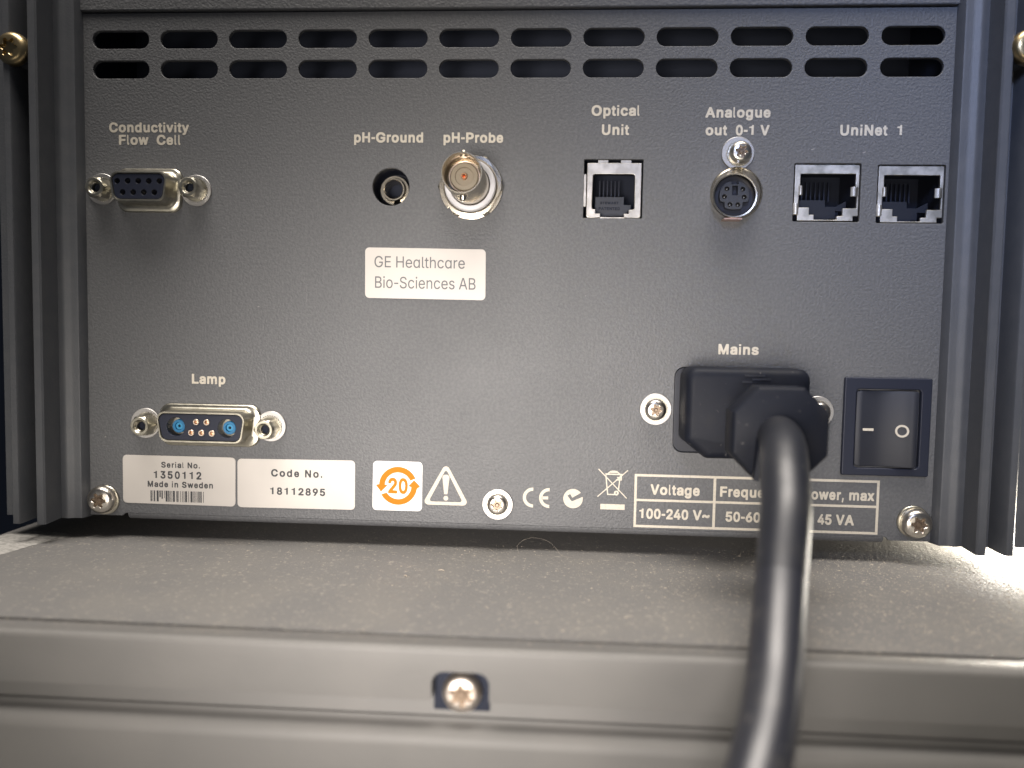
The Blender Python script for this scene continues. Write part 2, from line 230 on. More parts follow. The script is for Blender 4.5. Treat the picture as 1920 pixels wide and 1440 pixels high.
    'q': (611, [[419,-179,402,-170,392,-149,391,-14,385,3,377,5,342,-6,308,-11,269,-12,214,-4,175,10,132,36,98,70,67,116,48,167,36,234,36,314,42,361,55,407,86,466,124,506,154,529,205,553,244,560,321,560,351,555,389,541,428,556,509,556,531,549,544,529,545,-149,535,-170,518,-179],[282,138,299,137,325,144,342,153,359,170,380,209,391,264,386,323,368,369,342,399,321,409,299,413,261,407,230,386,208,348,195,293,197,247,205,213,215,188,230,167,244,154]]),
    'r': (389, [[97,1,77,15,70,40,70,512,75,537,86,549,105,555,183,555,215,547,269,560,338,560,359,555,371,544,377,524,377,444,370,423,351,410,289,409,265,402,238,381,224,352,218,314,217,44,213,19,203,7,187,1]]),
    's': (556, [[219,-9,174,1,137,15,106,34,81,55,56,88,39,126,36,160,42,180,56,191,88,201,128,208,169,208,187,198,207,164,219,152,242,140,273,135,305,139,327,147,341,160,342,173,332,183,309,193,174,224,128,247,96,270,71,299,56,333,49,383,56,434,71,468,97,499,128,524,174,546,205,555,255,562,314,562,364,554,396,544,427,528,473,489,507,425,511,400,503,379,486,367,436,355,377,351,359,362,340,392,328,404,305,415,282,418,260,415,237,406,226,396,226,383,237,372,255,364,368,339,409,325,441,309,473,286,501,253,514,219,520,177,514,126,500,91,477,59,445,33,414,15,373,0,323,-9]]),
    't': (333, [[192,-3,161,7,131,25,107,52,90,85,84,119,82,397,73,410,43,412,29,418,21,428,16,443,15,515,19,536,36,552,70,556,78,561,83,574,86,650,97,665,112,672,188,672,207,665,219,645,221,574,225,561,238,555,287,552,301,540,307,523,308,447,301,426,283,413,231,410,222,397,221,174,225,153,234,144,283,140,302,127,308,111,318,64,318,30,307,9,287,-1,257,-5]]),
    'u': (611, [[233,-5,181,10,141,33,103,76,81,122,70,185,70,509,75,535,90,549,120,554,199,552,212,546,222,535,227,509,227,240,232,202,241,177,255,159,277,146,303,141,334,148,360,164,375,185,385,215,388,240,388,509,393,535,403,546,421,553,504,553,525,549,540,535,545,514,545,46,540,21,528,8,508,2,430,2,390,14,316,-6]]),
    'v': (556, [[226,1,209,11,197,31,24,483,18,512,23,537,37,551,58,556,146,555,159,551,171,542,183,520,267,288,272,278,281,275,294,293,376,520,387,541,399,551,415,555,500,556,521,551,532,541,538,528,536,491,357,23,344,7,327,1]]),
    'w': (778, [[189,1,172,11,161,31,22,486,18,524,28,545,41,553,53,555,134,556,155,551,168,542,181,517,232,337,238,326,245,323,257,346,308,527,317,542,330,551,351,556,431,555,448,551,461,542,472,520,521,345,527,330,533,324,541,330,546,343,595,516,610,545,631,555,712,556,733,554,750,545,760,524,758,495,617,36,602,10,589,3,576,0,499,0,478,4,465,14,454,36,402,214,389,236,381,230,376,221,324,40,312,15,300,5,287,1]]),
    'x': (556, [[46,1,29,10,21,23,18,44,22,61,168,267,174,284,165,305,37,486,31,516,38,541,50,551,68,555,160,556,182,551,199,537,264,440,278,430,287,432,294,440,358,533,379,551,400,556,484,556,501,554,514,549,525,537,529,524,529,507,524,491,388,297,383,280,395,255,532,65,538,40,531,15,519,5,501,0,405,0,383,5,365,20,291,128,278,136,265,128,193,23,176,6,151,0]]),
    'y': (556, [[104,-182,74,-172,62,-160,57,-148,57,-114,73,-59,83,-43,95,-35,112,-32,146,-35,163,-29,180,-4,189,21,191,38,22,488,18,514,22,535,37,549,58,553,146,553,158,549,171,539,188,505,267,286,272,278,280,274,292,290,375,518,386,539,398,549,415,553,498,553,519,549,531,539,537,526,538,505,535,488,332,-42,312,-89,293,-118,276,-137,255,-155,230,-170,184,-183]]),
    'z': (500, [[46,1,28,11,18,31,18,99,24,120,230,381,238,398,233,405,224,408,68,409,42,416,31,427,27,444,27,520,34,541,50,553,72,556,428,556,445,554,458,549,469,537,473,520,474,453,469,432,269,175,261,158,267,150,276,148,441,147,467,140,478,128,482,111,482,36,475,15,463,5,441,0]]),
    '~': (584, [[353,174,322,183,295,195,214,253,200,258,191,257,183,250,170,208,151,192,65,189,38,194,26,204,20,215,18,259,25,301,42,339,61,362,97,392,128,405,164,412,223,412,268,400,313,376,374,330,389,325,404,335,419,377,434,391,466,396,528,395,546,391,559,381,565,368,566,305,554,263,530,225,497,198,457,180,421,173]]),
}
THIN = {
    ' ': (248, []),
    '-': (430, [[72,263,58,273,55,292,57,333,62,343,72,348,351,350,365,347,375,333,375,278,370,268,360,263]]),
    'A': (669, [[34,1,24,11,28,34,272,704,281,715,295,720,365,720,383,716,391,709,398,695,469,504,643,30,645,16,644,9,634,1,616,-1,564,0,546,8,525,58,483,178,476,189,467,196,448,199,220,199,202,197,188,183,134,30,123,8,104,0],[240,290,258,288,416,288,430,292,435,299,434,313,348,569,337,590,327,588,319,574,232,313,232,299]]),
    'B': (636, [[95,1,82,11,79,30,79,690,82,709,91,717,105,720,342,720,416,710,467,691,501,667,527,639,547,602,557,564,558,495,548,457,528,423,480,383,477,374,486,364,523,342,544,323,563,295,578,262,586,225,586,165,579,132,566,99,544,67,514,41,477,21,430,7,370,0],[190,90,207,88,356,88,407,97,437,109,466,132,485,165,489,188,489,206,485,230,477,248,460,271,439,291,412,307,384,317,351,320,207,320,188,317,180,309,177,295,177,118,180,99],[190,411,207,409,351,409,384,416,410,430,444,462,460,499,463,518,462,536,456,560,446,578,431,597,416,608,398,618,374,625,305,632,207,632,188,629,180,620,177,606,177,439,180,420]]),
    'E': (584, [[95,1,82,11,79,30,79,690,82,709,91,717,109,720,495,720,514,717,524,704,525,657,523,643,509,633,202,632,188,629,180,620,177,602,177,439,178,425,184,415,193,410,207,409,486,407,496,402,501,392,502,351,501,337,496,327,481,321,207,320,193,319,184,314,177,295,177,118,178,104,183,95,198,88,514,86,524,81,530,67,530,25,527,11,519,2,500,-1]]),
    'G': (726, [[333,-8,272,4,213,29,173,57,136,95,117,118,90,164,65,234,52,313,52,397,65,480,86,544,121,606,151,641,193,676,254,709,310,723,356,729,384,729,440,721,491,707,542,681,580,652,616,611,640,573,659,527,661,499,654,491,640,488,584,488,570,492,561,501,533,550,505,584,468,611,426,627,379,635,351,634,305,624,258,601,221,571,193,532,168,480,155,429,149,374,150,332,154,294,165,246,189,193,217,154,245,127,286,103,328,89,370,83,417,88,458,100,497,122,527,150,551,188,567,229,571,253,569,267,561,275,551,278,421,278,403,281,394,290,391,299,391,346,397,360,412,366,640,367,658,364,667,355,669,346,670,243,657,183,636,132,607,89,564,48,519,20,458,-1,407,-10]]),
    'H': (721, [[95,1,82,11,79,30,79,690,80,704,85,713,100,720,151,720,165,717,174,707,177,690,177,439,184,419,193,415,207,413,514,413,528,415,537,419,544,434,544,690,547,709,556,717,570,720,621,720,635,714,640,704,642,690,642,30,640,16,636,6,621,0,565,0,551,6,545,16,544,299,537,319,528,324,514,325,207,325,193,324,184,319,177,304,177,30,174,13,165,2,156,0]]),
    'S': (623, [[265,-11,223,-4,181,10,139,31,107,57,80,92,63,124,50,175,55,194,74,201,125,201,139,198,149,189,172,138,200,110,228,95,256,85,321,78,358,82,390,91,419,106,443,124,460,145,472,171,476,199,473,222,464,240,451,256,409,283,358,303,209,347,158,372,121,398,93,431,77,464,68,506,69,547,80,594,95,626,128,664,158,687,200,708,256,724,283,726,367,725,409,716,437,706,479,684,509,659,532,631,550,598,563,552,558,533,539,527,477,529,466,538,443,585,409,614,386,625,353,635,293,638,242,625,214,610,194,594,180,575,168,547,166,529,170,506,178,487,190,471,232,442,279,424,376,398,437,377,474,360,513,333,544,301,564,264,573,222,573,166,560,120,543,87,502,43,469,22,428,3,386,-7,339,-13]]),
    'c': (552, [[250,-10,203,1,162,21,124,49,91,88,68,130,51,186,43,232,44,302,52,353,71,409,92,446,124,485,160,511,208,533,268,545,310,545,352,538,380,530,413,516,440,497,468,471,489,441,502,413,504,395,497,386,487,381,440,369,427,369,415,376,395,409,375,429,357,442,334,452,306,457,264,456,236,449,214,437,189,415,171,390,154,353,144,316,141,288,141,232,149,195,161,162,184,125,213,98,245,81,282,74,324,79,361,94,388,116,417,159,431,167,450,166,492,155,504,144,505,130,493,97,474,69,445,40,413,17,375,1,329,-10]]),
    'e': (563, [[255,-10,213,-1,166,18,129,44,94,83,68,130,53,172,43,232,44,302,54,362,73,413,98,455,127,488,171,519,213,535,268,545,306,545,361,535,403,518,445,489,471,460,497,413,514,362,522,311,520,248,510,237,496,235,157,233,147,228,142,214,149,186,161,153,183,121,208,100,245,81,287,73,324,76,366,90,394,111,417,144,431,153,450,151,496,139,507,130,509,116,494,83,473,55,445,32,413,13,380,-1,334,-11],[155,320,171,318,399,318,417,325,421,339,413,367,400,395,386,413,366,433,343,447,320,455,268,457,245,453,222,444,199,429,175,405,160,381,146,344,145,330]]),
    'h': (572, [[85,1,72,11,69,30,69,695,72,709,82,718,136,720,155,714,161,699,162,513,164,495,169,488,178,489,224,523,257,537,290,543,355,543,392,534,424,518,452,496,476,462,493,420,501,378,501,25,495,6,480,0,429,0,420,2,411,11,408,30,408,337,402,374,387,409,364,434,331,452,290,459,248,450,217,434,196,416,176,383,168,355,162,313,160,16,156,6,145,1]]),
    'i': (232, [[83,1,70,11,67,25,67,518,73,532,83,537,144,538,158,532,164,513,164,20,158,6,148,1],[102,619,79,629,60,649,53,671,57,699,69,719,88,733,116,739,144,734,163,722,175,704,178,681,175,653,167,638,148,624,130,619]]),
    'l': (264, [[159,-2,122,12,97,31,78,64,69,101,69,691,75,710,90,716,145,715,155,711,160,701,163,133,169,105,183,88,201,82,229,82,238,76,246,64,253,26,249,8,234,-1,206,-4]]),
    'n': (571, [[85,1,72,11,69,30,69,509,72,527,80,536,90,538,136,539,150,536,159,526,164,495,169,488,173,488,229,526,257,537,285,543,364,541,396,532,424,518,452,495,476,462,490,430,500,388,501,30,498,11,489,2,471,-1,424,1,411,11,408,30,408,337,402,374,387,409,364,434,331,452,290,459,248,450,217,434,196,416,176,383,168,355,162,313,160,16,156,6,145,1]]),
    'o': (579, [[250,-10,203,1,162,21,124,49,91,88,68,130,51,186,43,232,44,302,52,353,71,409,92,446,124,485,160,511,208,533,268,545,310,545,366,535,408,518,454,485,487,446,511,404,528,348,535,302,535,228,524,167,509,125,478,74,445,40,408,15,361,-3,315,-12],[283,74,315,77,343,85,366,98,389,118,406,139,421,167,432,200,438,232,439,274,435,316,424,358,408,390,387,418,361,439,338,451,306,457,268,457,241,451,217,439,194,420,173,395,159,367,148,334,141,293,141,237,145,209,157,172,173,139,194,114,217,95,250,80]]),
    'r': (361, [[85,1,72,11,69,30,69,509,72,527,80,536,90,538,145,537,159,527,164,503,169,496,173,495,220,527,252,540,285,543,331,541,340,532,343,518,342,471,337,457,322,451,276,453,234,442,197,416,175,383,166,355,162,323,160,16,156,6,145,1]]),
    's': (509, [[210,-10,145,8,122,19,94,40,75,62,57,93,48,121,52,136,61,142,80,148,112,154,126,153,138,144,162,107,187,88,224,75,266,72,312,83,340,100,363,130,367,144,365,162,349,187,322,205,294,215,168,247,136,262,103,284,80,311,67,339,60,386,65,423,75,452,97,483,122,505,159,526,191,537,238,545,280,546,322,539,373,521,396,507,414,490,433,465,450,432,453,413,447,405,401,391,377,390,365,400,340,434,317,450,284,461,242,462,205,451,177,432,165,418,159,404,157,390,159,376,174,353,201,334,242,320,368,287,396,274,423,255,447,228,460,200,468,158,464,125,455,93,436,60,413,37,382,16,340,-1,294,-10]]),
    't': (317, [[197,-4,160,7,132,23,109,47,95,75,88,112,87,438,81,448,72,453,16,457,7,466,5,475,5,517,11,532,25,537,72,539,85,549,88,563,89,652,95,662,109,667,160,667,169,665,178,656,181,642,182,559,188,544,202,538,272,536,282,531,287,517,287,475,281,460,267,455,197,453,187,447,182,438,181,145,186,112,194,98,203,89,230,79,267,81,283,75,290,61,299,15,290,2,272,-4]]),
    'ɑ': (592, [[236,-10,180,6,134,36,97,74,79,102,66,130,53,172,44,223,43,293,53,362,72,418,101,464,129,494,166,519,213,538,268,546,329,539,371,520,417,484,422,485,427,491,430,520,440,534,459,537,510,534,519,525,522,506,522,28,519,9,510,0,501,-2,454,-3,440,0,430,14,427,44,422,51,417,51,371,14,334,-4,296,-12],[255,79,292,76,320,79,343,87,371,106,392,130,409,158,428,223,428,311,419,348,407,381,389,409,366,432,338,449,310,456,273,457,250,454,222,442,199,426,178,404,161,376,149,344,142,307,142,228,150,190,163,158,180,130,203,105,227,89]]),
}

# ---------------------------------------------------------------- builders (mm; x right, h towards the camera, z up)
ABS = {}


def link(name, me, parent=None, loc=(0, 0, 0), label=None):
    o = bpy.data.objects.new(name, me)
    COL.objects.link(o)
    a = Vector((loc[0], -loc[1], loc[2])) * S
    if parent:
        o.parent = parent
        o.location = a - ABS[parent]
    else:
        o.location = a
    ABS[o] = a
    if label:
        o["label"] = label
    return o


def thing(name, label, cat, loc, group=None):
    o = link(name, None, None, loc)
    o["label"] = label
    o["category"] = cat
    if group:
        o["group"] = group
    return o


def finish(me, m, angle=32):
    me.materials.append(m)
    me.shade_smooth()
    me.set_sharp_from_angle(angle=math.radians(angle))
    return me


def from_bm(bm, m, angle=32, recalc=True):
    if recalc:
        bmesh.ops.recalc_face_normals(bm, faces=bm.faces)
    me = bpy.data.meshes.new("mesh")
    bm.to_mesh(me)
    bm.free()
    return finish(me, m, angle)


def V(bm, p):
    return bm.verts.new((p[0] * S, -p[1] * S, p[2] * S))


def loft_bm(bm, rings, cap0=True, cap1=True, loop=True):
    rv = [[V(bm, p) for p in r] for r in rings]
    n = len(rv[0])
    for a, b in zip(rv, rv[1:]):
        for i in range(n if loop else n - 1):
            j = (i + 1) % n
            bm.faces.new((a[i], a[j], b[j], b[i]))
    if cap0:
        bm.faces.new(rv[0])
    if cap1:
        bm.faces.new(rv[-1])
    return rv


def loft(rings, m, cap0=True, cap1=True, loop=True, angle=32):
    bm = bmesh.new()
    loft_bm(bm, rings, cap0, cap1, loop)
    return from_bm(bm, m, angle)


def circ(r, h, n=48, cx=0, cz=0, ph=0):
    return [(cx + r * math.cos(ph + 2 * math.pi * i / n), h, cz + r * math.sin(ph + 2 * math.pi * i / n)) for i in range(n)]


def lathe(profile, m, n=48, cap0=True, cap1=True, angle=32):
    return loft([circ(r, h, n) for r, h in profile], m, cap0, cap1, angle=angle)


def box_bm(bm, x0, x1, h0, h1, z0, z1):
    loft_bm(bm, [[(x0, h0, z0), (x1, h0, z0), (x1, h0, z1), (x0, h0, z1)], [(x0, h1, z0), (x1, h1, z0), (x1, h1, z1), (x0, h1, z1)]])


def rrect(x0, z0, x1, z1, r, n=6):
    return rpoly([(x0, z0), (x1, z0), (x1, z1), (x0, z1)], r, n)


def rpoly(pts, r, n=6):
    """polygon with rounded corners; r a number or one per corner"""
    out = []
    k = len(pts)
    rs = r if isinstance(r, (list, tuple)) else [r] * k
    for i in range(k):
        p, a, b = Vector(pts[i]), Vector(pts[i - 1]), Vector(pts[(i + 1) % k])
        u, w = (a - p).normalized(), (b - p).normalized()
        rr = rs[i]
        if rr <= 0:
            out.append((p.x, p.y))
            continue
        ang = u.angle(w)
        d = min(rr / math.tan(ang / 2), 0.49 * (a - p).length, 0.49 * (b - p).length)
        rr = d * math.tan(ang / 2)
        c = p + (u + w).normalized() * (rr / math.sin(ang / 2))
        s, e = p + u * d - c, p + w * d - c
        a0 = math.atan2(s.y, s.x)
        da = math.atan2(e.y, e.x) - a0
        while da > math.pi:
            da -= 2 * math.pi
        while da < -math.pi:
            da += 2 * math.pi
        for j in range(n + 1):
            t = a0 + da * j / n
            out.append((c.x + rr * math.cos(t), c.y + rr * math.sin(t)))
    return out


def circle2(cx, cz, r, n=32, a0=0, a1=360):
    full = abs(a1 - a0) >= 360
    k = n if full else n + 1
    return [(cx + r * math.cos(math.radians(a0 + (a1 - a0) * i / n)), cz + r * math.sin(math.radians(a0 + (a1 - a0) * i / n))) for i in range(k)]


def arc_band(cx, cz, r0, r1, a0, a1, n=28):
    return circle2(cx, cz, r1, n, a0, a1) + circle2(cx, cz, r0, n, a1, a0)


def stroke(p, q, w):
    p, q = Vector(p), Vector(q)
    d = (q - p).normalized()
    s = Vector((-d.y, d.x)) * w / 2
    return [tuple(p + s), tuple(q + s), tuple(q - s), tuple(p - s)]


def curve_mesh(cu, h0, h1):
    ob = bpy.data.objects.new("tmp", cu)
    me = bpy.data.meshes.new_from_object(ob)
    bpy.data.objects.remove(ob)
    hm = (h0 + h1) / 2
    me.transform(Matrix(((S, 0, 0, 0), (0, 0, -S, -hm * S), (0, S, 0, 0), (0, 0, 0, 1))))
    return me


def plate(loops, h0, h1, m, bevel=0.0, angle=4):
    cu = bpy.data.curves.new("tmp", 'CURVE')
    cu.dimensions = '2D'
    cu.fill_mode = 'BOTH'
    cu.extrude = (h1 - h0) / 2 - bevel
    cu.bevel_depth = bevel
    cu.bevel_resolution = 2
    cu.offset = -bevel
    for lp in loops:
        sp = cu.splines.new('POLY')
        sp.points.add(len(lp) - 1)
        for p, (x, z) in zip(sp.points, lp):
            p.co = (x, z, 0, 1)
        sp.use_cyclic_u = True
    me = curve_mesh(cu, h0, h1)
    bm = bmesh.new()
    bm.from_mesh(me)
    bmesh.ops.remove_doubles(bm, verts=bm.verts, dist=2e-6)
    bpy.data.meshes.remove(me)
    return from_bm(bm, m, angle, recalc=False)


def text_mesh(s, x0, x1, base, cap, h0, h1, m, font=None, sx=None, spacing=0.0, slope=0.0):
    """lettering fitted between x0 and x1 on a baseline, with a given capital height (mm)"""
    font = font or BOLD
    pen, loops = 0.0, []
    for ch in s:
        adv, cs = font[ch]
        for c in cs:
            loops.append([(pen + c[i], c[i + 1]) for i in range(0, len(c), 2)])
        pen += adv + spacing * 1000
    a = min(p[0] for l in loops for p in l)
    b = max(p[0] for l in loops for p in l)
    kx = sx if sx else (x1 - x0) / (b - a)
    kz = cap / 720
    loops = [[(x0 + (x - a) * kx, base + z * kz + slope * (x - a) * kx) for x, z in l] for l in loops]
    return plate(loops, h0, h1, m), kx


def sweep_rings(pts, radii, n=28):
    P = [Vector(p) for p in pts]
    rings = []
    nrm = None
    for i, p in enumerate(P):
        t = (P[min(i + 1, len(P) - 1)] - P[max(i - 1, 0)]).normalized()
        if nrm is None:
            nrm = Vector((1, 0, 0))
        nrm = (nrm - t * nrm.dot(t)).normalized()
        bn = t.cross(nrm)
        r = radii[i] if isinstance(radii, (list, tuple)) else radii
        rings.append([tuple(p + nrm * r * math.cos(2 * math.pi * k / n) + bn * r * math.sin(2 * math.pi * k / n)) for k in range(n)])
    return rings


def smooth_path(pts, k=8):
    P = [Vector(p) for p in pts]
    P = [P[0] * 2 - P[1]] + P + [P[-1] * 2 - P[-2]]
    out = []
    for i in range(1, len(P) - 2):
        a, b, c, d = P[i - 1:i + 3]
        for j in range(k):
            t = j / k
            out.append(0.5 * ((2 * b) + (c - a) * t + (2 * a - 5 * b + 4 * c - d) * t * t + (3 * b - a - 3 * c + d) * t ** 3))
    out.append(P[-2])
    return out


def dup(o, parent, loc, name=None):
    c = o.copy()
    COL.objects.link(c)
    a = Vector((loc[0], -loc[1], loc[2])) * S
    c.parent = parent
    c.location = a - ABS[parent]
    ABS[c] = a
    for ch in list(o.children):
        d = ch.copy()
        COL.objects.link(d)
        d.parent = c
        ABS[d] = a + d.location
    return c


# ================================================================ the instrument: enclosure
inst = thing("laboratory_instrument", "dark grey laboratory instrument seen from behind, its connector panel facing the camera", "instrument", (0, 0, 0))

holes = []
for row_z in (124.75, 117.25):
    for i in range(12):
        cx = 18 * (i - 5.5)
        holes.append(rrect(cx - 7.5, row_z - 2.25, cx + 7.5, row_z + 2.25, 2.24, 10))
holes.append(circle2(-28.5, 87.9, 4.75, 48))
holes.append(rrect(20.4, 80.45, 35.1, 95.0, 0.25, 3))
holes.append(rrect(72.0, 80.0, 88.15, 94.2, 0.4, 3))
holes.append(rrect(92.1, 79.8, 108.25, 93.95, 0.4, 3))
holes.append(rpoly([(44.4, 21.8), (75.3, 21.8), (75.3, 43.5), (44.4, 43.5)], 2.4, 6))
outline = rpoly([(-110.6, 0.9), (-100.2, 0.95), (-99.4, 1.7), (98.0, 1.7), (98.8, 0.85), (110.6, 0.9), (110.6, 131.4), (-110.6, 131.4)], 0.3, 3)
pm = plate([outline] + holes, -1.2, 0, M['coat'], 0.16)
bm = bmesh.new()
bm.from_mesh(pm)
prof = [(0.0, 1.7)] + [(-1.7 + 1.7 * math.cos(math.radians(a)), 1.7 - 1.7 * math.sin(math.radians(a))) for a in range(10, 91, 10)] + [(-14, 0.0), (-14, 0.5), (-1.9, 0.5), (-1.2, 1.7)]
loft_bm(bm, [[(-98.6, h, z) for h, z in prof], [(97.5, h, z) for h, z in prof]])
pm2 = from_bm(bm, M['coat'], 4, recalc=False)
pm2.materials.clear()
pm2.materials.append(M['coat'])
panel = link("rear_panel", pm2, inst)

# inner chassis: an open dark box behind the panel
bm = bmesh.new()
for b in ((-111, 111, -160, -158, 1.2, 140), (-111, -109.8, -157.9, -1.35, 1.2, 140), (109.8, 111, -157.9, -1.35, 1.2, 140),
          (-109.7, 109.7, -157.9, -14.2, 0.9, 1.8), (-109.7, 109.7, -157.9, -1.35, 139, 140), (-109.7, 109.7, -26.2, -26, 2, 138.8)):
    box_bm(bm, *b)
link("inner_chassis", from_bm(bm, M['chassis']), inst)

# top lip above the panel with its small screw hole
lip = plate([rrect(-110.4, 131.75, 110.4, 152, 0.3, 3), circle2(1.6, 135.6, 1.7, 24)], -0.9, 0.75, M['coat'], 0.35)
link("top_lip", lip, inst)
link("lip_hole_lining", lathe([(1.65, -1.5), (1.65, 0.3), (1.2, 0.1)], M['dark'], 24), inst, (1.6, 0, 135.6))

# the ribbed side rails: one profile extruded upwards, mirrored for the other side
def rail(sgn):
    p = [(108.9, 0.02), (109.5, 2.0), (109.75, 2.5), (110.2, 2.6), (111.4, 2.5), (112.2, 2.75), (112.9, 3.15), (113.6, 3.2), (114.4, 2.8), (115.15, 2.7),
         (115.25, 8.6), (115.6, 9.0), (117.3, 9.0), (117.6, 8.7), (117.6, 2.5), (121.5, 2.5), (121.9, 8.6), (122.2, 9.0), (123.7, 9.0), (124.0, 8.7),
         (124.0, 2.2), (124.4, 1.8), (131.0, 1.6), (131.5, 1.0), (131.5, -158), (111.1, -158), (111.1, -1.3), (108.9, -0.9)]
    # the panel edge tucks just behind the rail's inner wall
    p = [(x, h) for x, h in p]
    r0, r1 = [], []
    for x, h in p:
        zb = 0.25 if h > 5 else 0.6
        r0.append((sgn * x, h, zb))
        r1.append((sgn * x, h, 150))
    return loft([r0, r1], M['rail'], angle=38)
link("side_rail", rail(-1), inst, label="dark ribbed side rail at the left end of the panel")
link("side_rail", rail(1), inst, label="bluish ribbed side rail at the right end of the panel")


# ---------------------------------------------------------------- screws and washers
def star(k, h, amp, ph, n=72, lobes=6):
    out = []
    for i in range(n):
        a = 2 * math.pi * i / n
        c = math.cos(lobes * a + ph)
        rr = k + amp * math.copysign(abs(c) ** 0.7, c)
        out.append((rr * math.cos(a), h, rr * math.sin(a)))
    return out


def torx_head(r, hh, m, rec=0.46, ph=0.3, depth=0.36):
    n = 72
    rings = [circ(r * 0.97, 0, n), circ(r, hh * 0.10, n), circ(r * 0.99, hh * 0.36, n), circ(r * 0.95, hh * 0.60, n), circ(r * 0.88, hh * 0.78, n),
             circ(r * 0.78, hh * 0.91, n), circ(r * 0.68, hh * 0.97, n), star(r * rec * 1.06, hh * 1.0, r * rec * 0.20, ph), star(r * rec, hh * 0.97, r * rec * 0.22, ph),
             star(r * rec * 0.93, hh * (1 - depth), r * rec * 0.22, ph), star(r * 0.16, hh * (1 - depth) - 0.1, 0, ph)]
    return loft(rings, m, angle=24)


def recess(r, hh, rec=0.46, ph=0.3, depth=0.36):
    hb = hh * (1 - depth)
    return loft([star(r * rec * 0.90, hb + .02, r * rec * 0.2, ph), star(r * rec * 0.90, hb + .16, r * rec * 0.2, ph), star(r * rec * .45, hb + .16, 0, ph), star(r * rec * .30, hb + .42, 0, ph)], M['grime'], angle=24)


def ring(r0, r1, h0, h1, m, n=48, bev=0.12):
    return loft([circ(r0, h0, n), circ(r1, h0, n), circ(r1, h1 - bev, n), circ(r1 - bev, h1, n), circ(r0 + bev, h1, n), circ(r0, h1 - bev, n), circ(r0, h0, n)],
                m, False, False)


def toothed(r, h0, h1, m, n=30):
    pts0, pts1 = [], []
    for i in range(n * 2):
        rr = r if i % 2 else r * 0.90
        a = math.pi * i / n
        pts0.append((rr * math.cos(a), h0, rr * math.sin(a)))
        pts1.append((rr * math.cos(a + 0.05), h1, rr * math.sin(a + 0.05)))
    return loft([pts0, pts1], m)


big_head = torx_head(3.7, 2.3, M['steel'], ph=0.4)
small_head = torx_head(2.75, 2.1, M['steel'], ph=1.2)
big_rec = recess(3.7, 2.3, ph=0.4)
small_rec = recess(2.75, 2.1, ph=1.2)
washer_me = ring(1.4, 4.0, 0.02, 0.55, M['washer'])
lock_me = toothed(3.15, 0.5, 0.95, M['zinc'])


def washer_screw(x, z, label, dx=0, dz=0):
    s = link("screw", small_head, inst, (x + dx, 0.85, z + dz), label)
    link("drive_recess", small_rec, s, (x + dx, 0.85, z + dz))
    link("washer", washer_me, s, (x, 0, z))
    link("lock_washer", lock_me, s, (x + dx * 0.7, 0, z + dz * 0.7))
    return s


washer_screw(0.1, 7.1, "round-headed screw with pale washer at the bottom edge of the panel", 0.05, 0.25)
washer_screw(39.8, 32.65, "screw with pale washer beside the mains plug", -0.2, 0)
s2 = washer_screw(79.9, 32.9, "coppery screw washer half hidden behind the mains plug")
washer_screw(58.05, 96.5, "screw and washer above the round socket", 0.35, -0.1)
for x, z, lb in ((-105.2, 5.4, "large screw in the bottom left corner of the panel"), (104.95, 5.6, "large screw in the bottom right corner of the panel")):
    s = link("screw", big_head, inst, (x, 0.4, z), lb)
    link("drive_recess", big_rec, s, (x, 0.4, z))
    link("collar", ring(2.0, 3.95, 0.02, 0.5, M['zinc']), s, (x - (0.5 if x > 0 else -0.4), 0, z + (0.35 if x > 0 else -0.3)))
for x, z, lb in ((-121.4, 119.2, "dome screw on the left side rail"), (121.0, 118.5, "dome screw on the right side rail")):
    s = link("screw", torx_head(4.1, 2.6, M['brass']), inst, (x, 7.8, z), lb)
    link("screw_boss", lathe([(3.3, 2.5), (3.3, 7.8), (3.0, 7.9)], M['rail'], 32), s, (x, 0, z))


# ---------------------------------------------------------------- D-shaped connectors
def dloop(hw_t, hw_b, hh, h, r, cz=0, cx=0):
    return [(x + cx, h, z + cz) for x, z in rpoly([(-hw_b, -hh), (hw_b, -hh), (hw_t, hh), (-hw_t, hh)], r, 7)]


jack_rings = []


def hexring(af, h, n=48, rmax=None):
    out = []
    for i in range(n):
        a = 2 * math.pi * i / n
        t = (a + math.pi / 6 + 0.5) % (math.pi / 3) - math.pi / 6
        r = af / 2 / math.cos(t)
        if rmax:
            r = min(r, rmax)
        out.append((r * math.cos(a), h, r * math.sin(a)))
    return out


jack_me = loft([hexring(4.9, 0.9), hexring(4.9, 4.55, rmax=2.75), hexring(4.9, 4.9, rmax=2.42), circ(2.25, 5.1), circ(1.7, 5.1), circ(1.35, 4.7), circ(1.28, 4.5),
                circ(1.18, 4.4), circ(1.28, 4.3), circ(1.18, 4.2), circ(1.28, 4.1), circ(1.18, 4.0), circ(1.25, 3.8), circ(1.2, 2.0)], M['zinc'], angle=24)


hole_shade_me = lathe([(1.16, 2.6), (1.16, 3.0), (0.8, 3.05)], M['dark'], 24)  # dark plug added deep in the bore to paint its shade


def jackscrew(conn, x, z, dx=0, dz=0):
    j = link("jackscrew", jack_me, conn, (x + dx, 0, z + dz))
    link("washer", washer_me, conn, (x, 0, z))
    link("lock_washer", lock_me, conn, (x + dx * .5, 0, z + dz * .5))
    link("hole_shade", hole_shade_me, conn, (x + dx, 0, z + dz))
    return j


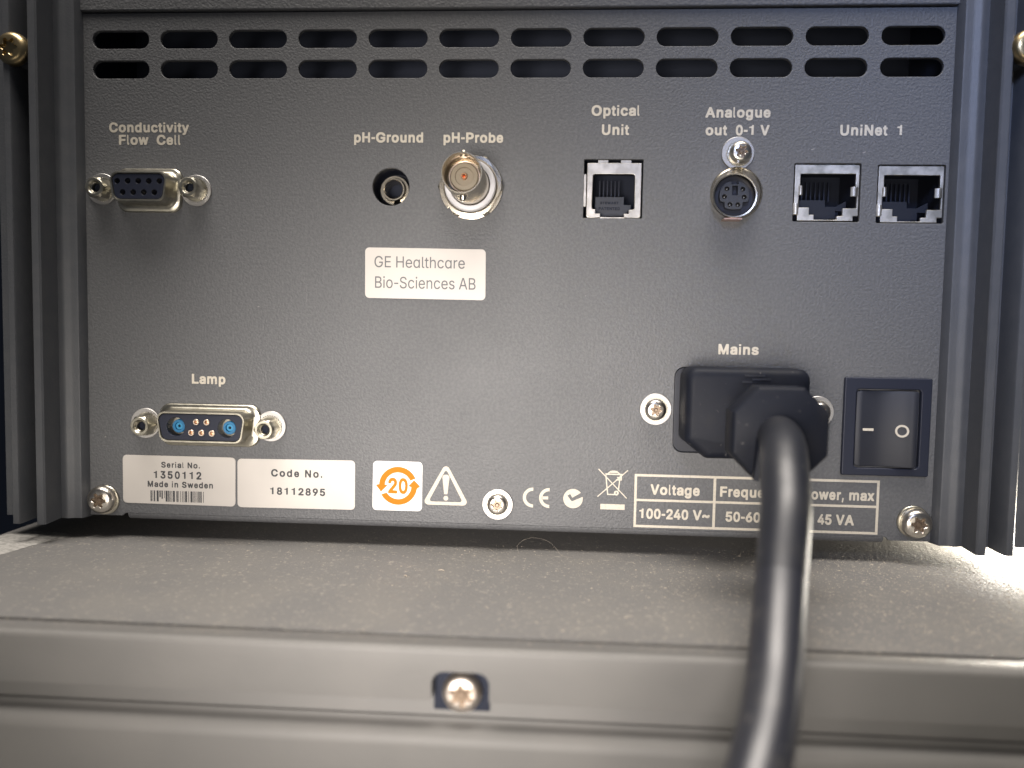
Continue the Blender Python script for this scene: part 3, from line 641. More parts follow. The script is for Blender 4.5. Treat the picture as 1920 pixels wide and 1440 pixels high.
# nine-way conductivity connector
cx, cz = -91.4, 86.45
shell = loft([dloop(8.85, 8.3, 5.55, 0.02, 2.6), dloop(8.85, 8.3, 5.55, 0.7, 2.6), dloop(8.6, 8.05, 5.3, 1.0, 2.5), dloop(8.2, 7.4, 4.7, 1.15, 2.4), dloop(7.95, 7.0, 4.2, 1.5, 2.2),
              dloop(7.75, 6.75, 3.85, 2.2, 2.0), dloop(7.7, 6.7, 3.8, 5.8, 2.0), dloop(7.55, 6.55, 3.65, 6.15, 1.9), dloop(7.2, 6.2, 3.3, 6.15, 1.7), dloop(7.05, 6.05, 3.15, 5.8, 1.6), dloop(7.05, 6.05, 3.15, 3.0, 1.6)],
             M['zinc'])
ser = link("nine_pin_connector", shell, inst, (cx, 0, cz), "nine-socket D-shaped connector under the words Conductivity Flow Cell")
pins = [(-5.5 + 2.74 * i, 1.35) for i in range(5)] + [(-4.1 + 2.74 * i, -1.45) for i in range(4)]
face = plate([rpoly([(-6.0, -3.1), (6.0, -3.1), (7.0, 3.1), (-7.0, 3.1)], 1.5, 6)] + [circle2(a, b, 0.72, 20) for a, b in pins], 3.2, 5.95, M['navy'], 0.1)
link("insert", face, ser, (cx, 0, cz))
pin_me = lathe([(0.69, 3.3), (0.69, 3.7), (0.5, 3.9), (0.42, 3.7), (0.3, 3.4)], M['nickel'], 16)
for a, b in pins:
    link("contact", pin_me, ser, (cx + a, 0, cz + b))
jackscrew(ser, -104.25, 86.8, 0.75, -0.35)
jackscrew(ser, -79.15, 86.55, 0.1, 0.05)

# lamp connector with two coaxial contacts
cx, cz = -75.75, 25.85
shell = loft([dloop(13.7, 13.1, 5.5, 0.02, 2.9), dloop(13.7, 13.1, 5.5, 0.7, 2.9), dloop(13.45, 12.85, 5.25, 1.0, 2.8), dloop(12.9, 12.0, 4.75, 1.15, 2.6), dloop(12.3, 11.2, 4.4, 1.5, 2.4),
              dloop(11.95, 10.75, 4.05, 2.2, 2.2), dloop(11.9, 10.7, 4.0, 5.8, 2.2), dloop(11.75, 10.5, 3.85, 6.15, 2.0), dloop(11.4, 10.2, 3.5, 6.15, 1.8), dloop(11.25, 10.05, 3.35, 5.8, 1.7), dloop(11.25, 10.05, 3.35, 3.0, 1.7)],
             M['zinc'])
lamp = link("lamp_connector", shell, inst, (cx, 0, cz), "D-shaped connector with two blue coaxial contacts under the word Lamp")
co = [(-6.55, 0.05), (6.8, -0.1)]
five = [(-1.15, 1.35), (1.6, 1.35), (-2.45, -1.4), (0.25, -1.4), (2.95, -1.45)]
face = plate([rpoly([(-10.0, -3.3), (10.0, -3.3), (11.2, 3.3), (-11.2, 3.3)], 1.6, 6)] + [circle2(a, b, 2.4, 32) for a, b in co] + [circle2(a, b, 0.82, 20) for a, b in five],
             3.2, 5.95, M['navy'], 0.08)
link("insert", face, lamp, (cx, 0, cz))
for a, b in co:
    w = link("coaxial_contact", lathe([(1.72, 1.0), (1.72, 4.2), (1.6, 4.35), (1.0, 4.35), (0.95, 4.1), (0.95, 1.2)], M['blue'], 36), lamp, (cx + a, 0, cz + b))
    link("contact_core", lathe([(0.93, 1.2), (0.93, 3.9), (0.85, 4.0), (0.36, 4.0), (0.34, 2.0)], M['blue2'], 28), lamp, (cx + a, 0, cz + b))
    link("contact_pin", lathe([(0.33, 1.2), (0.33, 3.6), (0.2, 3.7)], M['dark'], 16), lamp, (cx + a, 0, cz + b))
    link("contact_well", lathe([(2.55, 0.8), (2.55, 1.3), (1.75, 1.3)], M['black'], 32), lamp, (cx + a, 0, cz + b))
g_me = lathe([(0.80, 4.0), (0.80, 6.0), (0.72, 6.12), (0.52, 6.12), (0.46, 6.0), (0.44, 4.3)], M['gold'], 20)
for a, b in five:
    link("contact", g_me, lamp, (cx + a, 0, cz + b))
jackscrew(lamp, -93.3, 25.95, 0.9, -0.3)
jackscrew(lamp, -59.55, 25.9, -0.2, -0.4)

# ---------------------------------------------------------------- pH sockets
x, z = -28.5, 87.9
g = link("ground_socket", lathe([(2.95, -9), (2.95, -3.3), (2.85, -3.1), (2.5, -3.1), (2.35, -3.3), (2.3, -8.8)], M['nickel'], 48, False, False), inst, (x, 0, z),
         "recessed metal tube socket in a dark hole under the word pH-Ground")
link("socket_well", lathe([(4.9, -1.25), (4.9, -9.0), (2.98, -9.0)], M['navy'], 48, False, False), g, (x, 0, z))
link("socket_bottom", lathe([(4.9, -9.4), (4.9, -9.1), (0.1, -9.1)], M['dark'], 32), g, (x, 0, z))
arc = arc_band(0, 0, 3.0, 3.75, -62, 268, 44)
link("split_ring", plate([arc], -5.4, -4.6, M['nickel'], 0.1), g, (x, 0, z))

x, z = -7.9, 87.75
b = link("coaxial_socket", loft([circ(4.9, 2.9, 56), circ(4.88, 3.2, 56), circ(4.85, 3.6, 56), circ(4.85, 16.0, 56, -.45, .25), circ(4.75, 16.35, 56, -.45, .25), circ(4.5, 16.35, 56, -.45, .25),
                                 circ(4.4, 16.0, 56, -.45, .25), circ(4.35, 9.0, 56, -.2, .1), circ(3.5, 9.0, 56, -.2, .1), circ(3.4, 8.0, 56)], M['nickel'], True, False), inst, (x, 0, z),
         "round bayonet coaxial socket sticking out under the word pH-Probe")
link("hex_nut", loft([hexring(14.4, 0.75, 60), hexring(14.4, 2.3, 60, 8.3), hexring(14.4, 2.7, 60, 7.75), circ(6.9, 2.75, 60), circ(6.6, 2.6, 60), circ(6.5, 0.75, 60)], M['nickel'], angle=24), b, (x, 0, z))
link("lock_washer", plate([circle2(0, 0, 8.0, 64, 12, 98) + circle2(0, 0, 5.6, 30, 98, 12)] + [circle2(0, 0, 8.0, 64, 108, 222) + circle2(0, 0, 5.6, 30, 222, 108)] +
                          [circle2(0, 0, 8.0, 64, 232, 362) + circle2(0, 0, 5.6, 30, 362, 232)], 0.03, 0.7, M['nickel'], 0.1), b, (x, 0, z))
link("insulator_ring", lathe([(6.4, 2.2), (6.45, 2.9), (6.2, 3.4), (5.7, 3.6), (5.1, 3.6), (4.95, 2.4)], M['insul'], 56), b, (x, 0, z))
link("dielectric", lathe([(3.3, 7.0), (3.3, 12.2), (3.15, 12.4), (2.2, 12.45), (2.1, 12.1), (0.75, 12.1), (0.7, 9)], M['beige'], 40), b, (x - .3, 0, z + .15))
link("inner_sleeve", ring(3.4, 3.75, 8.8, 12.0, M['gold'], 44, .08), b, (x - .3, 0, z + .15))
link("contact", lathe([(0.72, 9), (0.72, 12.9), (0.62, 13.05), (0.42, 13.05), (0.36, 12.8), (0.34, 10)], M['copper'], 20), b, (x - .3, 0, z + .15))
bm = bmesh.new()
for sg in (-1, 1):
    rings = []
    for r, d in ((0.85, 4.3), (0.85, 5.5), (0.7, 5.75), (0.35, 5.8)):
        rings.append([(-.35 + r * math.cos(t * math.pi / 8), 13.6 + r * math.sin(t * math.pi / 8), sg * d) for t in range(16)])
    loft_bm(bm, rings)
link("bayonet_lug", from_bm(bm, M['nickel']), b, (x, 0, z))


# ---------------------------------------------------------------- network and optical jacks
def jack_cavity(x0, x1, z0, z1, depth):
    bm = bmesh.new()
    r = [[(x0, -.5, z0), (x1, -.5, z0), (x1, -.5, z1), (x0, -.5, z1)], [(x0, -depth, z0), (x1, -depth, z0), (x1, -depth, z1), (x0, -depth, z1)]]
    loft_bm(bm, r, False, True)
    return from_bm(bm, M['dark'])


# optical unit jack
def ox(X):
    return 21.1 + (X - 300) / 985 * 13.7


def oz(Y):
    return 94.15 - (Y - 240) / 990 * 13.55


op = [(415, 442), (1160, 442), (1165, 1078), (1065, 1085), (1065, 1157), (980, 1157), (980, 1226), (560, 1226), (560, 1155), (470, 1155), (470, 1080), (405, 1075)]
opl = [(ox(a), oz(c)) for a, c in op]
outer = rpoly([(21.15, 80.55), (34.75, 80.55), (34.75, 94.15), (21.15, 94.15)], [0.6, 0.6, 0.15, 0.15], 4)
opt = link("modular_jack", plate([outer, rpoly(opl, [.6, .6, .5, .1, .1, .1, .1, .1, .1, .1, .1, .5], 4)], -1.0, -0.15, M['tin'], 0.18), inst, (0, 0, 0),
           "square shielded modular jack under the words Optical Unit")
link("jack_cavity", jack_cavity(21.5, 34.4, 81.0, 93.6, 12), opt)
bm = bmesh.new()
for i in range(6):
    xx = ox(565 + 71 * i)
    box_bm(bm, xx - .17, xx + .17, -8.0, -7.2, oz(790), oz(455))
link("contact_spring", from_bm(bm, M['navy']), opt)
led = plate([[(ox(475), oz(800)), (ox(1000), oz(800)), (ox(1000), oz(945)), (ox(1130), oz(945)), (ox(1130), oz(1070)), (ox(1060), oz(1070)), (ox(1060), oz(1150)), (ox(975), oz(1150)),
              (ox(975), oz(1222)), (ox(565), oz(1222)), (ox(565), oz(1150)), (ox(475), oz(1150))]], -5.5, -4.0, M['well'], 0.05)
link("latch_floor", led, opt)
for t, a, c, y, y2 in (("STEWART", 565, 905, 935, 890), ("PATENTED", 540, 930, 1045, 990)):
    me, _ = text_mesh(t, ox(a), ox(c), oz(y), oz(y2) - oz(y), -4.0, -3.93, M['dark'])
    link("moulded_lettering", me, opt)
tabs = bmesh.new()
for a, c in ((500, 680), (910, 1090)):
    box_bm(tabs, ox(a), ox(c), -1.4, -0.5, oz(236), oz(185))
box_bm(tabs, 20.42, ox(292), -1.1, -0.3, oz(1030), oz(445))
link("spring_tab", from_bm(tabs, M['tin']), opt)


# two network jacks
def nx(X):
    return (X - 118) / 752 * 16.1


def nz(Y):
    return -(Y - 95) / 663 * 14.15


nop = [(195, 210), (820, 210), (820, 362), (790, 362), (790, 465), (836, 465), (836, 603), (685, 603), (685, 692), (620, 692), (620, 736), (360, 736), (360, 680), (305, 680), (305, 597),
       (182, 597), (182, 455), (205, 455), (205, 350), (195, 350)]
n_out = [(nx(132), nz(108)), (nx(856), nz(108)), (nx(856), nz(690)), (nx(800), nz(692)), (nx(800), nz(746)), (nx(172), nz(746)), (nx(172), nz(680)), (nx(124), nz(680)), (nx(124), nz(550)), (nx(132), nz(545))]
shield = plate([n_out, [(nx(a), nz(c)) for a, c in nop]], -1.0, -0.2, M['tarnish'], 0.1)
ncav = jack_cavity(nx(150), nx(850), nz(742), nz(125), 13)
nfl = plate([[(nx(215), nz(470)), (nx(560), nz(470)), (nx(560), nz(545)), (nx(680), nz(545)), (nx(800), nz(480)), (nx(800), nz(598)), (nx(682), nz(598)), (nx(682), nz(688)), (nx(617), nz(688)), (nx(617), nz(730)),
              (nx(364), nz(730)), (nx(364), nz(676)), (nx(308), nz(676)), (nx(308), nz(594)), (nx(215), nz(594))]], -6.5, -5.0, M['black'], 0.05)
bm = bmesh.new()
for i in range(8):
    xx = nx(275 + 52 * i)
    box_bm(bm, xx - .16, xx + .16, -8.5, -7.8, nz(460), nz(235))
ncon = from_bm(bm, M['navy'])


def bent_tab(x0, x1, z0, z1):
    n = 8
    r = []
    for zz in (z0, z1):
        top = [(x0 + (x1 - x0) * i / n, -0.15 + 0.42 * math.sin(math.pi * i / n), zz) for i in range(n + 1)]
        r.append(top + [(x1, -0.5, zz), (x0, -0.5, zz)])
    return loft(r, M['tarnish'], angle=40)


ntab = [bent_tab(nx(176), nx(222), nz(455), nz(350)), bent_tab(nx(764), nx(845), nz(467), nz(360)), bent_tab(nx(120), nx(184), nz(675), nz(552))]
for x, z, lb in ((72.0, 94.2, "network jack under the word UniNet, nearer the round socket"), (92.1, 93.95, "network jack beside the right side rail")):
    j = link("network_jack", shield, inst, (x, 0, z), lb)
    link("jack_cavity", ncav, j, (x, 0, z))
    link("latch_floor", nfl, j, (x, 0, z))
    link("contact_spring", ncon, j, (x, 0, z))
    for t in ntab:
        link("spring_tab", t, j, (x, 0, z))

# ---------------------------------------------------------------- round six-way analogue socket
x, z = 57.3, 86.1
rr = [(6.35, 0.02, .7, .7), (6.4, 0.5, .7, .7), (6.2, 0.9, .65, .65), (5.95, 1.1, .5, .5), (5.85, 1.6, .35, .3), (5.6, 2.8, 0, -.1), (5.42, 3.7, -.35, -.5), (5.3, 3.95, -.4, -.55), (5.0, 3.9, -.4, -.55), (4.85, 3.6, -.4, -.55), (4.8, 1.0, -.3, -.4)]
din = link("round_socket", loft([circ(r, h, 56, a, c) for r, h, a, c in rr], M['nickel'], True, False), inst, (x, 0, z), "round six-hole metal socket under the words Analogue out")
link("socket_well", lathe([(4.85, 0.7), (4.85, 1.2), (0.2, 1.2)], M['navy'], 40), din, (x - .35, 0, z - .45))
ix, iz = x - .3, z - .35


def dm(X, Y):
    return ((X - 585) / 60.5, (950 - Y) / 60.5)


body = []
for a in range(112, 205, 6):
    body.append((3.6 * math.cos(math.radians(a)), 3.6 * math.sin(math.radians(a))))
body += [dm(372, 1035), dm(445, 1052), dm(450, 1120), dm(485, 1145), dm(585, 1158), dm(685, 1145), dm(705, 1120), dm(710, 1052), dm(790, 1040)]
for a in range(-22, 72, 6):
    body.append((3.6 * math.cos(math.radians(a)), 3.6 * math.sin(math.radians(a))))
body += [dm(640, 748), dm(640, 785), dm(540, 785), dm(540, 748)]
pins = [dm(475, 855), dm(705, 860), dm(440, 970), dm(730, 975), dm(525, 1085), dm(640, 1085)]
key = [dm(552, 812), dm(632, 812), dm(632, 950), dm(552, 950)]
link("insert", plate([body, key] + [circle2(a, c, 0.56, 18) for a, c in pins], 1.3, 3.0, M['well'], 0.08), din, (ix, 0, iz))
dpin = lathe([(0.36, 1.25), (0.36, 2.0), (0.2, 2.15)], M['nickel'], 14)
for a, c in pins:
    link("contact", dpin, din, (ix + a + .08, 0, iz + c))
bm = bmesh.new()
box_bm(bm, -2.6, 1.7, 0.3, 3.6, -6.25, -5.9)
link("shield_tab", from_bm(bm, M['pink']), din, (x - .1, 0, z))

# ---------------------------------------------------------------- mains inlet and switch
inl = link("mains_inlet", plate([rpoly([(44.5, 21.9), (75.2, 21.9), (75.2, 43.4), (44.5, 43.4)], 2.4, 6), rpoly([(46.4, 24.0), (73.4, 24.0), (73.4, 42.6), (46.4, 42.6)], [5, 5, 1, 1], 3)], -3.0, -0.5, M['black'], 0.2),
           inst, (0, 0, 0), "black mains inlet behind the plug")
bm = bmesh.new()
loft_bm(bm, [[(45.6, -2.6, 23), (74, -2.6, 23), (74, -2.6, 43), (45.6, -2.6, 43)], [(45.6, -20, 23), (74, -20, 23), (74, -20, 43), (45.6, -20, 43)]], False, True)
link("inlet_well", from_bm(bm, M['dark']), inl)

sw = link("power_switch", plate([rrect(86.05, 17.35, 107.15, 41.8, 0.5, 4), rrect(89.0, 19.3, 104.6, 38.95, 0.9, 4)], 0.03, 1.15, M['navy'], 0.3), inst, (0, 0, 0),
          "black rocker switch marked with a dash and a ring")
bm = bmesh.new()
loft_bm(bm, [[(89.0, .3, 19.3), (104.6, .3, 19.3), (104.6, .3, 38.95), (89.0, .3, 38.95)], [(89.0, -6, 19.3), (104.6, -6, 19.3), (104.6, -6, 38.95), (89.0, -6, 38.95)]], False, True)
link("switch_well", from_bm(bm, M['dark']), sw)


def rock_h(t):
    return 1.15 - 0.55 * math.sin(math.pi * min(1, t * 1.25)) + 1.5 * max(0, t - 0.35) ** 1.6 / (0.65 ** 1.6)


rings = []
nx_ = 20
x0, x1, z0, z1 = 89.25, 103.55, 19.6, 38.65
for i in range(nx_ + 1):
    t = i / nx_
    xx = x0 + (x1 - x0) * t
    e = max(0.0, 0.5 - min(t, 1 - t) * (x1 - x0)) / 0.5
    top = rock_h(t) - 0.45 * e * e
    ins = 0.25 * e * e
    rings.append([(xx, -4, z0), (xx, top - .5, z0 + ins), (xx, top - .12, z0 + .12 + ins), (xx, top, z0 + .5 + ins), (xx, top - .12, (z0 + z1) / 2), (xx, top, z1 - .5 - ins), (xx, top - .12, z1 - .12 - ins),
                  (xx, top - .5, z1 - ins), (xx, -4, z1)])
link("rocker", loft(rings, M['black'], angle=40), sw)


def rock_mark(loop_fn):
    pass


hI = rock_h((91.95 - x0) / (x1 - x0)) - .05
link("on_mark", plate([rrect(90.4, 28.55, 93.55, 29.15, 0.05, 2)], hI - .2, hI + .06, M['ink']), sw)
hO = rock_h((100.1 - x0) / (x1 - x0)) - .05
me = plate([circle2(0, 0, 1.56, 36), circle2(0, 0, 1.08, 36)], -.12, .12, M['ink'])
o = link("off_mark", me, sw, (100.05, hO, 28.75))
o.rotation_euler = (0, 0, -math.atan((rock_h(.80) - rock_h(.72)) / (.08 * (x1 - x0))))

# ---------------------------------------------------------------- printed lettering and marks on the panel
T0, T1 = 0.012, 0.05
for s, xa, xb, base, cap in (
        ("Conductivity", -102.35, -81.16, 101.38, 2.52), ("Flow  Cell", -99.79, -83.49, 98.21, 2.55), ("pH-Ground", -38.03, -20.34, 98.96, 2.55), ("pH-Probe", -15.13, -0.06, 98.96, 2.55),
        ("Optical", 21.91, 33.74, 105.62, 2.6), ("Unit", 24.58, 31.31, 100.94, 2.6), ("Analogue", 49.91, 65.7, 105.2, 2.55), ("out  0-1 V", 50.1, 65.6, 100.9, 2.55), ("UniNet  1", 82.63, 97.33, 100.92, 2.6),
        ("Lamp", -80.87, -71.87, 36.62, 2.6), ("Mains", 55.03, 64.99, 46.86, 2.6)):
    me, _ = text_mesh(s, xa, xb, base, cap, T0, T1, M['ink'])
    link("lettering", me, inst, label="cream lettering reading " + " ".join(s.split()))

x0, x1, z0, z1, w = 35.05, 96.0, 2.25, 16.0, 0.62
zm, v1, v2 = 9.3, 55.28, 76.3
cells = []
for a, c in ((x0 + w, v1 - .33), (v1 + .33, v2 - .33), (v2 + .33, x1 - w)):
    for d, e in ((z0 + w, zm - .3), (zm + .3, z1 - w)):
        cells.append([(a, d), (c, d), (c, e), (a, e)])
tab = link("rating_table", plate([[(x0, z0), (x1, z0), (x1, z1), (x0, z1)]] + cells, T0, T1, M['ink']), inst, (0, 0, 0), "cream printed table of voltage, frequency and power")
me, kx = text_mesh("Voltage", 39.15, 51.54, 10.75, 2.7, T0, T1, M['ink'])
link("lettering", me, tab)
for s, xa, xb, base, cap, k in (("Frequency", 56.65, 0, 10.75, 2.65, kx * .985), ("Power, max", 77.3, 94.8, 10.75, 2.65, None), ("100-240 V~", 36.43, 54.24, 4.5, 2.65, None), ("50-60 Hz", 58.24, 0, 4.4, 2.6, kx),
                                ("45 VA", 81.15, 90.1, 4.4, 2.65, None)):
    me, _ = text_mesh(s, xa, xb, base, cap, T0, T1, M['ink'], sx=k)
    link("lettering", me, tab)

# warning triangle
tri_o = rpoly([(-13.45, 17.6), (-19.6, 6.45), (-7.3, 6.45)], [0.95, 0.95, 0.95], 6)
tri_i = rpoly([(-13.45, 15.9), (-17.9, 7.3), (-8.98, 7.3)], [0.45, 0.5, 0.5], 5)
exc = rpoly([(-14.45, 14.4), (-12.45, 14.4), (-13.02, 9.3), (-13.86, 9.3)], [.75, .75, .2, .2], 5)
link("warning_triangle", plate([tri_o, tri_i, exc, circle2(-13.42, 8.25, .62, 20)], T0, T1, M['ink']), inst, label="cream printed warning triangle with an exclamation mark")
# conformity mark
cC, cE, cr = 9.15, 13.35, 2.58
link("conformity_mark", plate([arc_band(cC, 9.1, cr - .82, cr, 88, 272), arc_band(cE, 9.1, cr - .82, cr, 88, 272), [(cE - 1.9, 8.72), (cE - .25, 8.72), (cE - .25, 9.48), (cE - 1.9, 9.48)]], T0, T1, M['ink']),
     inst, label="cream printed letters CE")
k = 2.5
ct = circle2(0, 0, 1, 44, 38.5, 371.5) + [(-.12, -.30), (-.58, .30), (-.30, .48), (-.07, .10)]
link("tick_mark", plate([[(19.48 + k * a, 9.13 + k * c) for a, c in ct]], T0, T1, M['ink']), inst, label="cream printed disc with a tick cut out")


def wm(X, Y):
    return (25.83 + (X - 1633) * .0376, 17.0 - (Y - 108) * .0363)


bin_loops = [stroke(wm(1683, 150), wm(1699, 288), .30), stroke(wm(1781, 150), wm(1770, 262), .30), stroke(wm(1695, 287), wm(1748, 287), .30),
             arc_band(*wm(1735, 150), .0, 0.001, 0, 10, 1), stroke(wm(1680, 143), wm(1795, 143), .36), arc_band(*wm(1736, 170), 1.66, 1.96, 28, 152, 16), stroke(wm(1712, 126), wm(1760, 126), .5),
             stroke(wm(1760, 165), wm(1790, 165), .3), stroke(wm(1752, 182), wm(1788, 182), .3), stroke(wm(1788, 150), wm(1788, 186), .3)]
bin_loops.pop(3)
mk = link("bin_mark", plate([circle2(*wm(1757, 276), .62, 20), circle2(*wm(1757, 276), .22, 12)], T0, T1, M['ink']), inst, label="cream printed crossed-out bin above a solid bar")
for i, lp in enumerate(bin_loops):
    link("bin_line", plate([lp], T0, T1 + .0012 * (i + 1), M['ink']), mk)
link("cross_line", plate([stroke(wm(1633, 108), wm(1828, 312), .26)], T0, T1 + .016, M['ink']), mk)
link("cross_line", plate([stroke(wm(1832, 112), wm(1630, 305), .26)], T0, T1 + .018, M['ink']), mk)
link("solid_bar", plate([[(26.5, 6.6), (32.7, 6.6), (32.7, 8.0), (26.5, 8.0)]], T0, T1, M['ink']), mk)


for x, z, a, l, w in ((76.2, 97.6, .25, .75, .22), (88.6, 96.9, .3, .8, .2), (90.8, 99.4, 1.2, .3, .14), (-63.0, 57.0, .4, .5, .14), (21.5, 61.0, 1.0, .3, .12), (-104.6, 22.0, .6, .45, .2), (65.5, 14.0, 2.3, .3, .12)):
    d = (math.cos(a) * l / 2, math.sin(a) * l / 2)
    link("paint_chip", plate([rpoly(stroke((x - d[0], z - d[1]), (x + d[0], z + d[1]), w), .05, 2)], .003, .02, M['chip']), inst)


# ---------------------------------------------------------------- stickers
def sticker(name, corners, m, label, r=1.1):
    return link(name, plate([rpoly(corners, r, 6)], 0.015, 0.13, m, 0.03), inst, (0, 0, 0), label)


P0, P1 = 0.131, 0.142
s = sticker("company_sticker", [(-34.95, 59.7), (-3.9, 59.5), (-3.98, 72.35), (-35.0, 72.55)], M['paper'], "cream sticker with two lines of thin grey company lettering")
for t, xa, xb, base, cap in (("GE Heɑlthcɑre", -32.56, -9.27, 67.55, 2.85), ("Bio-Sciences AB", -32.38, -6.46, 62.28, 2.95)):
    me, _ = text_mesh(t, xa, xb, base, cap, P0, P1, M['grey_print'], THIN, slope=-.006)
    link("printed_text", me, s)
s = sticker("serial_sticker", [(-99.88, 4.5), (-69.3, 4.35), (-69.2, 17.38), (-99.85, 17.35)], M['paper'], "cream sticker with serial number and barcode")
for t, xa, xb, base, cap, bo in (("Serial No.", -89.36, -78.84, 14.2, 1.55, .05), ("1350112", -91.42, -78.44, 11.25, 2.05, .13), ("Made in Sweden", -93.09, -75.34, 8.95, 1.62, .05)):
    me, _ = text_mesh(t, xa, xb, base, cap, P0, P1, M['print'], spacing=bo)
    link("printed_text", me, s)
bars = []
xx = -92.35
rb = random.Random(41)
while xx < -77.6:
    w = rb.choice((.16, .16, .18, .36, .38, .55))
    low = 5.1 if not (-90.3 < xx < -88.3) else 6.1 + .5 * math.sin(xx * 5)
    bars.append([(xx, low), (xx + w, low), (xx + w, 8.05), (xx, 8.05)])
    xx += w + rb.choice((.16, .2, .2, .36, .40))
link("barcode", plate(bars, P0, P1, M['print']), s)
s = sticker("code_sticker", [(-68.72, 4.25), (-37.3, 4.45), (-37.3, 17.45), (-68.7, 17.15)], M['paper'], "cream sticker reading Code No. 18112895")
for t, xa, xb, base, cap in (("Code No.", -59.65, -46.0, 12.65, 1.98), ("18112895", -59.93, -45.21, 7.85, 1.97)):
    me, _ = text_mesh(t, xa, xb, base, cap, P0, P1, M['print'], spacing=.09)
    link("printed_text", me, s)
s = sticker("recycling_sticker", [(-32.7, 4.6), (-19.62, 4.62), (-19.6, 17.55), (-32.55, 17.55)], M['white'], "small white square sticker with an orange arrow ring around 20")
rx, rz = -25.95, 11.15
r_in, r_out = 3.5, 5.0
up_a = [(rx + r_out * math.cos(math.radians(a)), rz + r_out * math.sin(math.radians(a))) for a in range(24, 177, 8)]
up_b = [(rx + r_in * math.cos(math.radians(a)), rz + r_in * math.sin(math.radians(a))) for a in range(176, 23, -8)]
upper = up_a + [(rx - 5.85, rz + .1), (rx - 4.5, rz - 1.65), (rx - 2.75, rz + .1)] + up_b
lo_a = [(rx + r_out * math.cos(math.radians(a)), rz + r_out * math.sin(math.radians(a))) for a in range(208, 357, 8)]
lo_b = [(rx + r_in * math.cos(math.radians(a)), rz + r_in * math.sin(math.radians(a))) for a in range(356, 207, -8)]
lower = lo_a + [(rx + 5.8, rz), (rx + 4.2, rz + 1.6), (rx + 2.7, rz)] + lo_b
link("arrow_ring", plate([upper, lower], P0, P1, M['orange']), s)
me, _ = text_mesh("20", -28.55, -23.4, 9.1, 4.1, P0, P1 + .004, M['orange'])
link("printed_text", me, s)

# ================================================================ the mains cable
cab = thing("power_cable", "black mains cable with moulded plug hanging from the inlet", "power cable", (60, 40, 31))


def poly_ring(pts, h):
    return [(a, h, c) for a, c in pts]


def body_loop(ins, h, dx=0.0, dz=0.0):
    p = rpoly([(50.2, 22.3), (69.0, 22.3), (73.9, 26.3), (73.9, 43.9), (45.2, 43.9), (45.2, 26.3)], [1.5, 1.5, 1.5, 2.6, 2.6, 1.5], 5)
    c = Vector((59.6, 33.1))
    return [(c.x + (a - c.x) * (1 - ins / 14.4) + dx, h, c.y + (b_ - c.y) * (1 - ins / 10.8) + dz) for a, b_ in p]


rings = [body_loop(1.5, -2.4, .2, -.3), body_loop(1.0, 0.2, .2, -.3), body_loop(0.2, 1.6, .1, -.2), body_loop(0, 4), body_loop(0, 11.5), body_loop(0.25, 12.6), body_loop(.9, 13.3), body_loop(1.7, 13.6)]
link("plug_body", loft(rings, M['rubber'], angle=50), cab)


bm = bmesh.new()
for a_, c_, w_ in ((58.4, 42.0, 4.6), (60.2, 41.2, 4.2), (57.9, 40.5, 2.2)):
    box_bm(bm, a_, a_ + w_, 13.2, 13.72, c_, c_ + .45)
link("moulded_mark", from_bm(bm, M['black']), cab)


def octa(s, h, ch=5.2):
    hx, hz = 9.8 * s, 9.6 * s
    c = ch * s
    p = rpoly([(-hx + c, -hz), (hx - c, -hz), (hx, -hz + c), (hx, hz - c), (hx - c, hz), (-hx + c, hz), (-hx, hz - c), (-hx, -hz + c)], 0.7, 4)
    return [(60.45 + a, h, 31.35 + d) for a, d in p]


link("plug_collar", loft([octa(.62, 13.2), octa(.52, 15), octa(.50, 19), octa(.54, 23.5), octa(.66, 26), octa(.70, 26.2), octa(.70, 27), octa(.78, 28), octa(.965, 29.2), octa(1.0, 30), octa(1.0, 35.2), octa(.975, 35.9), octa(.93, 36.2)], M['rubber'], angle=40), cab)
ridge = loft([[(54.9, 36.0, 22.2), (55.7, 36.0, 22.2), (55.9, 36.0, 30.5), (55.5, 36.0, 30.7)], [(54.7, 38.5, 22.0), (55.7, 38.8, 22.0), (55.9, 38.0, 30.0), (55.6, 37.6, 30.4)]], M['rubber'])
link("collar_ridge", ridge, cab)
path = smooth_path([(60.2, 33, 31.0), (59.6, 39, 30.6), (58.2, 45.5, 29.0), (57.0, 50.5, 26.2), (56.1, 54.7, 22.9), (55.1, 58.5, 19.4), (52.9, 64.5, 11.5), (51.2, 69.5, 6.0), (49.0, 76, 0.2), (46.3, 83, -4.2), (42.7, 90.5, -8.6), (38.0, 99, -15), (33.5, 106, -24), (30, 111, -36)], 8)
cut = 50
link("strain_relief", loft(sweep_rings(path[:cut], [4.25 + .12 * math.sin(math.pi * min(1, i / (cut - 1))) for i in range(cut)]), M['boot'], angle=60), cab)
link("cable", loft(sweep_rings(path[cut - 3:], 4.22), M['cable'], angle=60), cab)

